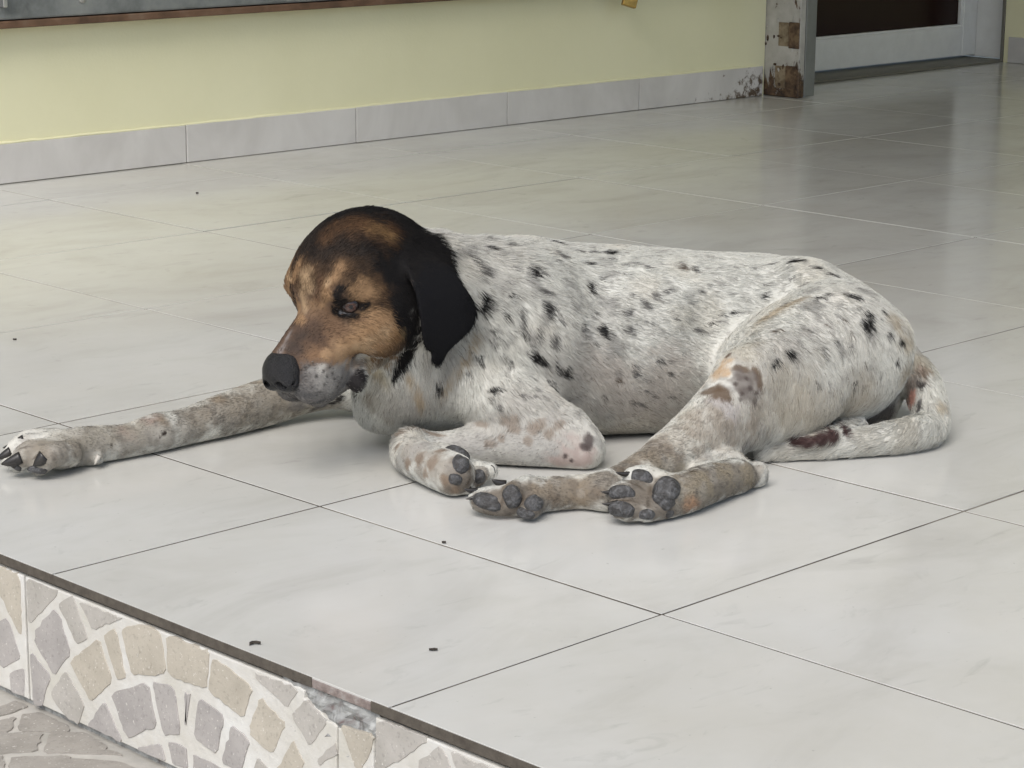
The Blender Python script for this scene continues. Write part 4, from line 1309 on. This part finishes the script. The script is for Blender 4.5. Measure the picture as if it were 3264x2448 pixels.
blobs((.018, .016, .017), [(772, 822, 17, dict(ry=22)), (762, 838, 16), (778, 806, 14), (784, 815, 12), (768, 848, 10), (735, 862, 16, dict(ry=8, ang=-25)), (720, 870, 14, dict(ry=6))], alpha=.95, mirror=True, soft=.4)
for q in [(668, 790), (676, 785), (660, 795), (713, 795), (700, 803), (718, 808), (706, 813), (722, 820), (700, 830), (690, 845), (730, 835), (650, 800), (685, 815), (738, 815)]:
    blob(q[0], q[1], 4.5, (.03, .028, .027), .85, soft=.6, mirror=True)
blobs((.045, .034, .028), [(648, 728, 16), (636, 745, 15), (662, 722, 14), (625, 758, 12)], alpha=.75, soft=1.0)
# black round the eyes
blobs(HB, [(735, 655, 16), (728, 640, 12), (737, 625, 11), (728, 672, 14), (745, 682, 18, dict(ry=11)), (765, 682, 18, dict(ry=9)), (785, 665, 13), (796, 660, 9), (757, 662, 22, dict(ry=16))], alpha=.97, soft=.4, mirror=True)
blobs((.13, .13, .135), [(748, 676, 11, dict(ry=3, ang=12)), (735, 674, 4, dict(ry=6))], alpha=.9, soft=.5, rag=.2)  # grey lower lid line, and a highlight painted at the tear duct
blobs(HB, [(637, 650, 9, dict(ry=22)), (634, 635, 8), (628, 620, 7)], alpha=.95, soft=.5)
blobs((.50, .36, .22), [(626, 603, 8), (622, 598, 7)], alpha=.8, soft=.6)
# black cheek strap running to the throat, cream at its foot
blobs(HB, [(870, 690, 34), (880, 730, 30), (865, 660, 34)], alpha=1, soft=.4, rag=.6)
blobs((.20, .12, .055), [(850, 740, 22, dict(ry=26)), (835, 770, 20, dict(ry=24))], alpha=.85, soft=.8)
blobs((.40, .33, .23), [(800, 790, 24), (815, 815, 20), (790, 800, 16)], alpha=.8, soft=.8)
blobs(HB, [(892, 620, 22), (896, 650, 20), (900, 680, 18), (890, 590, 20), (905, 715, 14), (908, 735, 12), (940, 515, 20), (960, 540, 18)], alpha=1, soft=.3, rag=.3)
blobs(HB, [(892, 700, 28), (889, 725, 25), (885, 745, 22), (879, 762, 19), (872, 777, 16), (865, 790, 13), (858, 802, 11), (852, 814, 8)], alpha=1, soft=.45, rag=.45)
blobs((.13, .095, .05), [(835, 775, 20, dict(ry=30, ang=20)), (850, 750, 20), (868, 720, 14)], alpha=.7, soft=.9)
blobs((.42, .38, .29), [(815, 800, 22), (830, 825, 18)], alpha=.7, soft=.8)
blobs(HT, [(822, 752, 15), (812, 748, 13), (835, 748, 12)], alpha=1, soft=.4, rag=.3)
blobs((.16, .10, .055), [(815, 766, 16), (830, 764, 20), (808, 774, 12)], alpha=.95, soft=.3, rag=.3)
blobs((.05, .032, .02), [(858, 760, 16), (866, 748, 16)], alpha=.95, soft=.3, rag=.3)
blobs((.13, .075, .038), [(845, 752, 20), (858, 735, 18), (832, 768, 16), (850, 772, 12)], alpha=.9, soft=.5)
blobs((.24, .15, .075), [(822, 778, 14), (838, 790, 11)], alpha=.8, soft=.7)
blobs((.36, .26, .14), [(1000, 780, 12, dict(ry=40, ang=25)), (965, 830, 10, dict(ry=36, ang=22)), (905, 860, 13, dict(ry=40, ang=-5)), (885, 820, 12, dict(ry=26)), (1020, 735, 10, dict(ry=26, ang=20))], alpha=.6, soft=.9)
blobs((.25, .21, .16), [(800, 865, 22, dict(ry=30, ang=-20)), (795, 850, 14), (905, 925, 18), (840, 905, 22, dict(ry=12))], alpha=.55, soft=.9)

blobs(HB, [(896, 742, 18), (888, 754, 18), (880, 766, 17), (872, 778, 16), (866, 790, 14), (859, 802, 12), (853, 814, 9), (849, 823, 6)], alpha=1, soft=.35, rag=.25)
blobs((.10, .062, .035), [(838, 768, 14), (848, 756, 14), (826, 772, 12)], alpha=.9, soft=.6, rag=.4)
Wv = to_world(V) - DOG_BASE
mb = NT('dog_skin_and_undercoat')
at_ = mb.n('ShaderNodeAttribute'); at_.attribute_name = 'coat'
mb.bump(mb.noise(mb.coords((1, 1, 1), (0, 0, 0), 'geo'), 500, 3, .6), .25, .0015)
M_DOG = mb.set(at_.outputs['Color'], .75, 0.0, .12)
body = mesh_obj('body', Wv, Fq, M_DOG, dog, True)
ca = body.data.color_attributes.new('coat', 'FLOAT_COLOR', 'POINT')
ca.data.foreach_set('color', np.concatenate([CLR, np.ones((len(CLR), 1))], 1).astype(np.float32).ravel())

# --- coat: short hairs laid along the growth direction
# (x, y, direction in the picture dx, dy, length mm, lift)
FLOW = [(640, 740, 60, -100, 4, .2), (720, 770, 100, -10, 3, .2), (700, 840, 90, 20, 3.5, .3), (740, 550, 60, -70, 6, .22), (820, 480, 100, 20, 7, .25), (700, 610, 10, -100, 5, .22), (760, 640, 60, -60, 4.5, .22),
        (760, 690, 100, 20, 5, .22), (820, 710, 80, 50, 7, .22), (850, 600, 80, 60, 4, .15), (950, 620, 20, 100, 3, .1), (960, 720, 10, 100, 3, .1), (890, 740, 30, 100, 6, .2), (860, 800, 20, 100, 9, .25),
        (1020, 560, 100, 40, 16, .50), (985, 530, 80, -10, 15, .6), (1060, 530, 100, 0, 15, .55), (1060, 640, 90, 60, 16, .42), (1040, 750, 50, 100, 16, .36), (960, 820, 20, 100, 15, .3), (890, 880, -15, 100, 13, .3), (820, 890, -30, 100, 12, .3),
        (1150, 600, 100, 40, 13, .3), (1150, 720, 60, 90, 13, .28), (1300, 560, 100, 5, 11, .25), (1500, 560, 100, 5, 11, .22), (1700, 580, 100, 20, 11, .22), (1300, 700, 100, 30, 11, .22), (1450, 700, 100, 35, 11, .22),
        (1250, 850, 70, 70, 11, .25), (1400, 870, 70, 60, 9, .25), (1560, 640, 100, 30, 11, .22), (1880, 650, 60, 80, 11, .25), (1960, 740, 40, 100, 10, .35), (1750, 720, 60, 60, 11, .25), (1850, 800, 20, 100, 13, .28), (1700, 850, 0, 100, 14, .28),
        (1780, 900, 0, 100, 15, .3), (1600, 880, -10, 90, 9, .25), (1590, 820, 10, 80, 3, .25), (1540, 900, -40, 80, 7, .25), (1430, 970, -90, 50, 6, .25), (1250, 1060, -100, 10, 5, .25), (1120, 1070, -80, 10, 4.5, .35), (1540, 1040, -100, 30, 5, .25), (1630, 1030, -80, 10, 5, .3), (1400, 1070, -80, 0, 4.5, .35),
        (1080, 850, 60, 80, 10, .25), (1180, 880, 60, 70, 9, .25), (1150, 960, -100, 0, 5, .22), (1260, 970, 20, 60, 4, .25), (980, 960, -100, 0, 5, .25), (890, 980, 60, 50, 5, .25), (970, 1040, 80, 40, 4, .25),
        (2020, 860, 10, 100, 10, .35), (1990, 940, -60, 40, 12, .3), (1880, 955, -100, 12, 12, .25), (1750, 975, -100, 10, 11, .25), (600, 870, -100, 30, 6, .25), (420, 915, -100, 28, 6, .25), (300, 940, -100, 25, 5, .25), (180, 960, -100, 20, 5, .25), (60, 965, -90, 40, 4, .25)]
fp, fd, fl, fe = [], [], [], []
for (x, y, dx, dy, L_, el) in FLOW:
    p, n = hit(x, y)
    if p is None: continue
    d = np.array([dx, 0.0, -dy], float); d -= n * (d @ n); d /= np.linalg.norm(d) + 1e-9
    fp.append(p); fd.append(d); fl.append(L_); fe.append(el)
fp, fd, fl, fe = map(np.array, (fp, fd, fl, fe))
bald = []
for (x, y, r_) in [(1600, 825, 46), (1540, 840, 22), (1975, 855, 26), (1240, 985, 30), (1272, 952, 22), (757, 662, 26), 
                   (600, 812, 34), (590, 790, 30), (770, 826, 14), (1760, 950, 30), (1820, 935, 30)]:
    p, n = hit(x, y)
    if p is not None: bald.append((p, r_ * PXM(p[1])))
if HAIR:
    tri = np.concatenate([Fq[:, [0, 1, 2]], Fq[:, [0, 2, 3]]])
    A, B, C_ = V[tri[:, 0]], V[tri[:, 1]], V[tri[:, 2]]
    cr = np.cross(B - A, C_ - A)
    ar = np.linalg.norm(cr, axis=1) * .5
    cen = (A + B + C_) / 3
    away = (cr / (2 * ar[:, None] + 1e-12))[:, 1]
    ar = ar * np.where(cen[:, 2] > .004, 1, 0) * np.where(away > .35, .35, 1.0)
    NH = 230000
    pick = np.searchsorted(np.cumsum(ar) / ar.sum(), rng.random(NH))
    u, w = rng.random(NH), rng.random(NH)
    fl_ = u + w > 1; u[fl_] = 1 - u[fl_]; w[fl_] = 1 - w[fl_]
    b0 = 1 - u - w
    tv = tri[pick]
    root = V[tv[:, 0]] * b0[:, None] + V[tv[:, 1]] * u[:, None] + V[tv[:, 2]] * w[:, None]
    nrm = NV[tv[:, 0]] * b0[:, None] + NV[tv[:, 1]] * u[:, None] + NV[tv[:, 2]] * w[:, None]
    nrm /= np.linalg.norm(nrm, axis=1)[:, None] + 1e-12
    col = CLR[tv[:, 0]] * b0[:, None] + CLR[tv[:, 1]] * u[:, None] + CLR[tv[:, 2]] * w[:, None]
    from mathutils.kdtree import KDTree
    kd = KDTree(len(V))
    for i, q in enumerate(V): kd.insert(q, i)
    kd.balance()
    rx_ = (root - HO) @ HF / HS
    onhead = (rx_ > -.09) & (np.abs((root - HO) @ HL / HS) < .075) & ((root - HO) @ HU / HS > -.095)
    jp = root + rng.normal(0, 1.0, root.shape) * np.where(onhead, .0026, .0010)[:, None]
    near = np.fromiter((kd.find(q)[1] for q in jp), int, NH)
    col = CLR[near]
    flow = np.zeros((NH, 3)); ln = np.zeros(NH); el = np.zeros(NH); ws = np.zeros(NH)
    for p, d, L_, e_ in zip(fp, fd, fl, fe):
        wt = 1 / (((root - p) ** 2).sum(1) + .0004) ** 2
        flow += d * wt[:, None]; ln += L_ * wt; el += e_ * wt; ws += wt
    ln = ln / ws / 1000; el = el / ws
    keep = np.ones(NH, bool)
    for p, r_ in bald:
        dd = np.linalg.norm(root - p, axis=1)
        ln *= np.where(dd < r_, .45 + .45 * dd / r_, 1)
    # short sleek ears and face
    ehit = ear_v(root[:, 0] * 2.30 / root[:, 1], CAM[2] + (root[:, 2] - CAM[2]) * 2.30 / root[:, 1])
    jit = np.stack([vnoise(root, .011, 31 + i) - .5 for i in range(3)], 1) * .65 + np.stack([vnoise(root, .004, 41 + i) - .5 for i in range(3)], 1) * .35
    flow = flow / (np.linalg.norm(flow, axis=1)[:, None] + 1e-12) + jit + rng.normal(0, .13, (NH, 3))
    flow -= nrm * (flow * nrm).sum(1)[:, None]
    flow /= np.linalg.norm(flow, axis=1)[:, None] + 1e-9
    ln *= rng.uniform(.55, .9, NH) * np.where(onhead, 1.35, 1.0)
    el = np.clip(el * .8 * (0.6 + 1.0 * vnoise(root, .014, 51)) + rng.normal(0, .05, NH), .05, .9)
    pts = np.zeros((NH, 4, 3))
    root = root - nrm * .0004
    for i, s_ in enumerate((0, .35, .7, 1.0)):
        pts[:, i] = root + flow * (ln * s_)[:, None] + nrm * (ln * el * (s_ * 1.5 - s_ * s_ * .75))[:, None]
    pts[:, :, 2] = np.maximum(pts[:, :, 2], .0006)
    hc_ = bpy.data.hair_curves.new('coat')
    hc_.add_curves([4] * NH)
    hc_.attributes['position'].data.foreach_set('vector', (to_world(pts) - DOG_BASE).astype(np.float32).ravel())
    ra = hc_.attributes.get('radius') or hc_.attributes.new('radius', 'FLOAT', 'POINT')
    rad = np.tile(np.array([.00017, .00015, .00011, .00004]), (NH, 1)) * rng.uniform(.8, 1.25, NH)[:, None]
    ra.data.foreach_set('value', rad.astype(np.float32).ravel())
    col = np.clip(col * rng.uniform(.84, 1.16, NH)[:, None] * np.where(onhead, rng.uniform(.6, 1.35, NH), 1.0)[:, None], 0, 1)
    tick = (rng.random(NH) < .015 + .04 * vnoise(root, .03, 71)) & (col.mean(1) > .25)
    col[tick] *= np.array([.36, .34, .31])
    tc = hc_.attributes.new('tint', 'FLOAT_COLOR', 'CURVE')
    tc.data.foreach_set('color', np.concatenate([col, np.ones((NH, 1))], 1).astype(np.float32).ravel())
    mh = NT('dog_hair')
    ah = mh.n('ShaderNodeAttribute'); ah.attribute_name = 'tint'
    hc_.materials.append(mh.set(ah.outputs['Color'], .62, 0.0, .14))
    coat = bpy.data.objects.new('coat', hc_)
    link(coat, dog)
    coat['kind'] = 'stuff'


# --- nose leather
def local_sdf(lo, hi, h):
    return Sdf(np.minimum(lo, hi), np.maximum(lo, hi), h)


def sdf_part(name, mat, parent=dog):
    v_, f_ = D.mesh()
    return mesh_obj(name, to_world(v_) - DOG_BASE, f_, mat, parent, True)


M_NOSE = mat_noise('nose_leather', [(0.3, (.005, .005, .006)), (.7, (.010, .010, .012))], 90, .36, .8, 5, 900, spec=.4)
M_PAD = mat_noise('paw_pad_skin', [(0.3, (.020, .018, .017)), (.46, (.042, .041, .041)), (.60, (.080, .081, .085)), (.76, (.15, .148, .148))], 150, .6, 1.0, 8, 330, dist=1.0)
M_CLAW = mat_noise('black_claw', [(0.3, (.010, .009, .009)), (.7, (.028, .025, .023))], 120, .35)
KEEP = D
NX, NZ = .0755, -.0335
nc = hp(NX, 0, NZ)
D = local_sdf(nc - .036, nc + .036, .0009)
he((NX, 0, NZ), (.0170, .0210, .0165), 0.004)
he((NX - .006, 0, NZ + .008), (.0150, .0160, .0105), 0.006)
he((NX + .005, .0095, NZ - .008), (.0115, .0115, .0105), 0.004)
he((NX + .005, -.0095, NZ - .008), (.0115, .0115, .0105), 0.004)
for s_ in (1, -1):
    he((NX + .0170, s_ * .0092, NZ - .0065), (.0080, .0043, .0036), 0.0015, True)
    hc((NX + .0145, s_ * .0125, NZ - .009), (NX + .0035, s_ * .0220, NZ - .008), .0022, .0012, 0.0015, True)
hc((NX + .018, 0, NZ - .004), (NX + .0095, 0, NZ - .020), .0012, .0012, .0015, True)
sdf_part('nose', M_NOSE)
D = KEEP

# --- eyes
me_ = NT('eye_gloss')
ae = me_.n('ShaderNodeAttribute'); ae.attribute_name = 'iris'
M_EYE = me_.set(ae.outputs['Color'], .04, 0.0, .6)
for s_ in (1, -1):
    ec, out, al, upv = EYE[s_]
    b = bmesh.new(); bmesh.ops.create_uvsphere(b, u_segments=40, v_segments=32, radius=1.0)
    look = out + upv * .06 - al * .04; look /= np.linalg.norm(look)
    vs = np.array([v.co[:] for v in b.verts]); fs = [[v.index for v in f.verts] for f in b.faces]; b.free()
    o = mesh_obj('eye', to_world(ec + out * .0028 + vs * .0112) - DOG_BASE, fs, M_EYE, dog, True)
    ang = np.arccos(np.clip(vs @ look, -1, 1))
    cc = np.tile(np.array([.022, .016, .015]), (len(vs), 1))
    w = (1 - sstep(.46, .54, ang))[:, None]; cc = cc * (1 - w) + np.array([.055, .024, .017]) * w
    w = (1 - sstep(.19, .24, ang))[:, None]; cc = cc * (1 - w) + np.array([.006, .005, .005]) * w
    a_ = o.data.color_attributes.new('iris', 'FLOAT_COLOR', 'POINT')
    a_.data.foreach_set('color', np.concatenate([cc, np.ones((len(cc), 1))], 1).astype(np.float32).ravel())


# --- paw pads and claws
def pad(x, y, rx, ry, ang=0, thick=.8, sink=.5, name='paw_pad'):
    p, n = hit(x, y)
    if p is None: return
    s = PXM(p[1]); a = math.radians(ang)
    n = n * .6 + np.array([0, -.4, .05]); n /= np.linalg.norm(n)
    e1 = np.array([math.cos(a), 0, -math.sin(a)]); e1 -= n * (e1 @ n); e1 /= np.linalg.norm(e1)
    e2 = np.cross(n, e1)
    b = bmesh.new(); bmesh.ops.create_icosphere(b, subdivisions=4, radius=1.0)
    vs = np.array([v.co[:] for v in b.verts]); fs = [[v.index for v in f.verts] for f in b.faces]; b.free()
    r3 = min(rx, ry) * s * thick
    shp = np.sign(vs) * np.abs(vs) ** .92
    wob = 1 + .22 * (vnoise(vs * .01 + x * .01, .007, 61) - .5) + .07 * (vnoise(vs * .01 + x * .01, .0022, 62) - .5)
    rx *= .93; ry *= .93
    P_ = p - n * (r3 * sink) + (shp[:, :1] * e1 * rx * s + shp[:, 1:2] * e2 * ry * s + shp[:, 2:3] * n * r3) * wob[:, None]
    P_[:, 2] = np.maximum(P_[:, 2], .0008)
    mesh_obj(name, to_world(P_) - DOG_BASE, fs, M_PAD, dog, True)


for q in [(1439, 1058, 36, 30, -60), (1432, 1082, 30, 22, 20), (1385, 1031, 27, 20, 22), (1343, 1065, 31, 19, 4), (1342, 1100, 32, 19, 6), (1396, 1112, 20, 13, 0), (1446, 1110, 14, 12, 0),
          (1052, 1084, 37, 20, 26), (1106, 1074, 23, 27, -20), (1154, 1086, 24, 20, -40), (1134, 1110, 24, 13, 5),
          (988, 978, 32, 17, 28), (996, 1004, 22, 25, 10), (1034, 1030, 16, 17, 0), (984, 1036, 17, 15, 30),
          (80, 1016, 24, 10, 4), (30, 1005, 20, 9, 35)]:
    pad(*q)


def claw(x0, y0, x1, y1, r, v0=None, curve=6):
    p, n = hit(x0, y0)
    v = p[1] + .003 if v0 is None and p is not None else v0
    if v is None: return
    a = Q(x0, y0, v); b_ = Q(x1, y1, v - .004)
    s = PXM(v)
    bmx = bmesh.new(); rings = []
    ax = b_ - a; L = np.linalg.norm(ax); ax = ax / L
    sd = np.cross(ax, [0, 1, 0]); sd /= np.linalg.norm(sd); up_ = np.cross(sd, ax)
    for i in range(8):
        t = i / 7
        c = a + ax * L * t - sd * (math.sin(t * math.pi) * -curve * s * .35)
        rr = r * s * (1 - t ** 2.2) + r * s * .10
        rings.append([bmx.verts.new(tuple(to_world(c + (sd * math.cos(q) + up_ * math.sin(q) * .75) * rr) - DOG_BASE)) for q in [2 * math.pi * k / 10 for k in range(10)]])
    for r0, r1 in zip(rings[:-1], rings[1:]):
        for k in range(10): bmx.faces.new([r0[k], r0[(k + 1) % 10], r1[(k + 1) % 10], r1[k]])
    bmx.faces.new(rings[0]); bmx.faces.new(rings[-1][::-1])
    bm_obj('claw', bmx, M_CLAW, dog, True)


for q in [(52, 948, 6, 968, 9), (24, 976, -8, 990, 11), (46, 988, 2, 1003, 13), (96, 985, 72, 1006, 14),
          (1362, 1024, 1330, 1020, 6), (1330, 1062, 1298, 1062, 6), (1334, 1086, 1300, 1088, 6),
          (1090, 1046, 1062, 1036, 9), (1030, 1060, 1002, 1056, 7), (1040, 1068, 1006, 1078, 6), (1016, 1050, 1000, 1060, 6), (1058, 1008, 1070, 1022, 6)]:
    claw(*q)
# dew claw with its pale nail
M_NAIL = mat_plain('pale_nail', (.42, .40, .36), .4, var=.1, scale=200)
pN, _ = hit(208, 985)
if pN is not None:
    KC = M_CLAW; M_CLAW = M_NAIL
    claw(214, 984, 204, 1004, 5, pN[1] - .003, 0)
    M_CLAW = KC
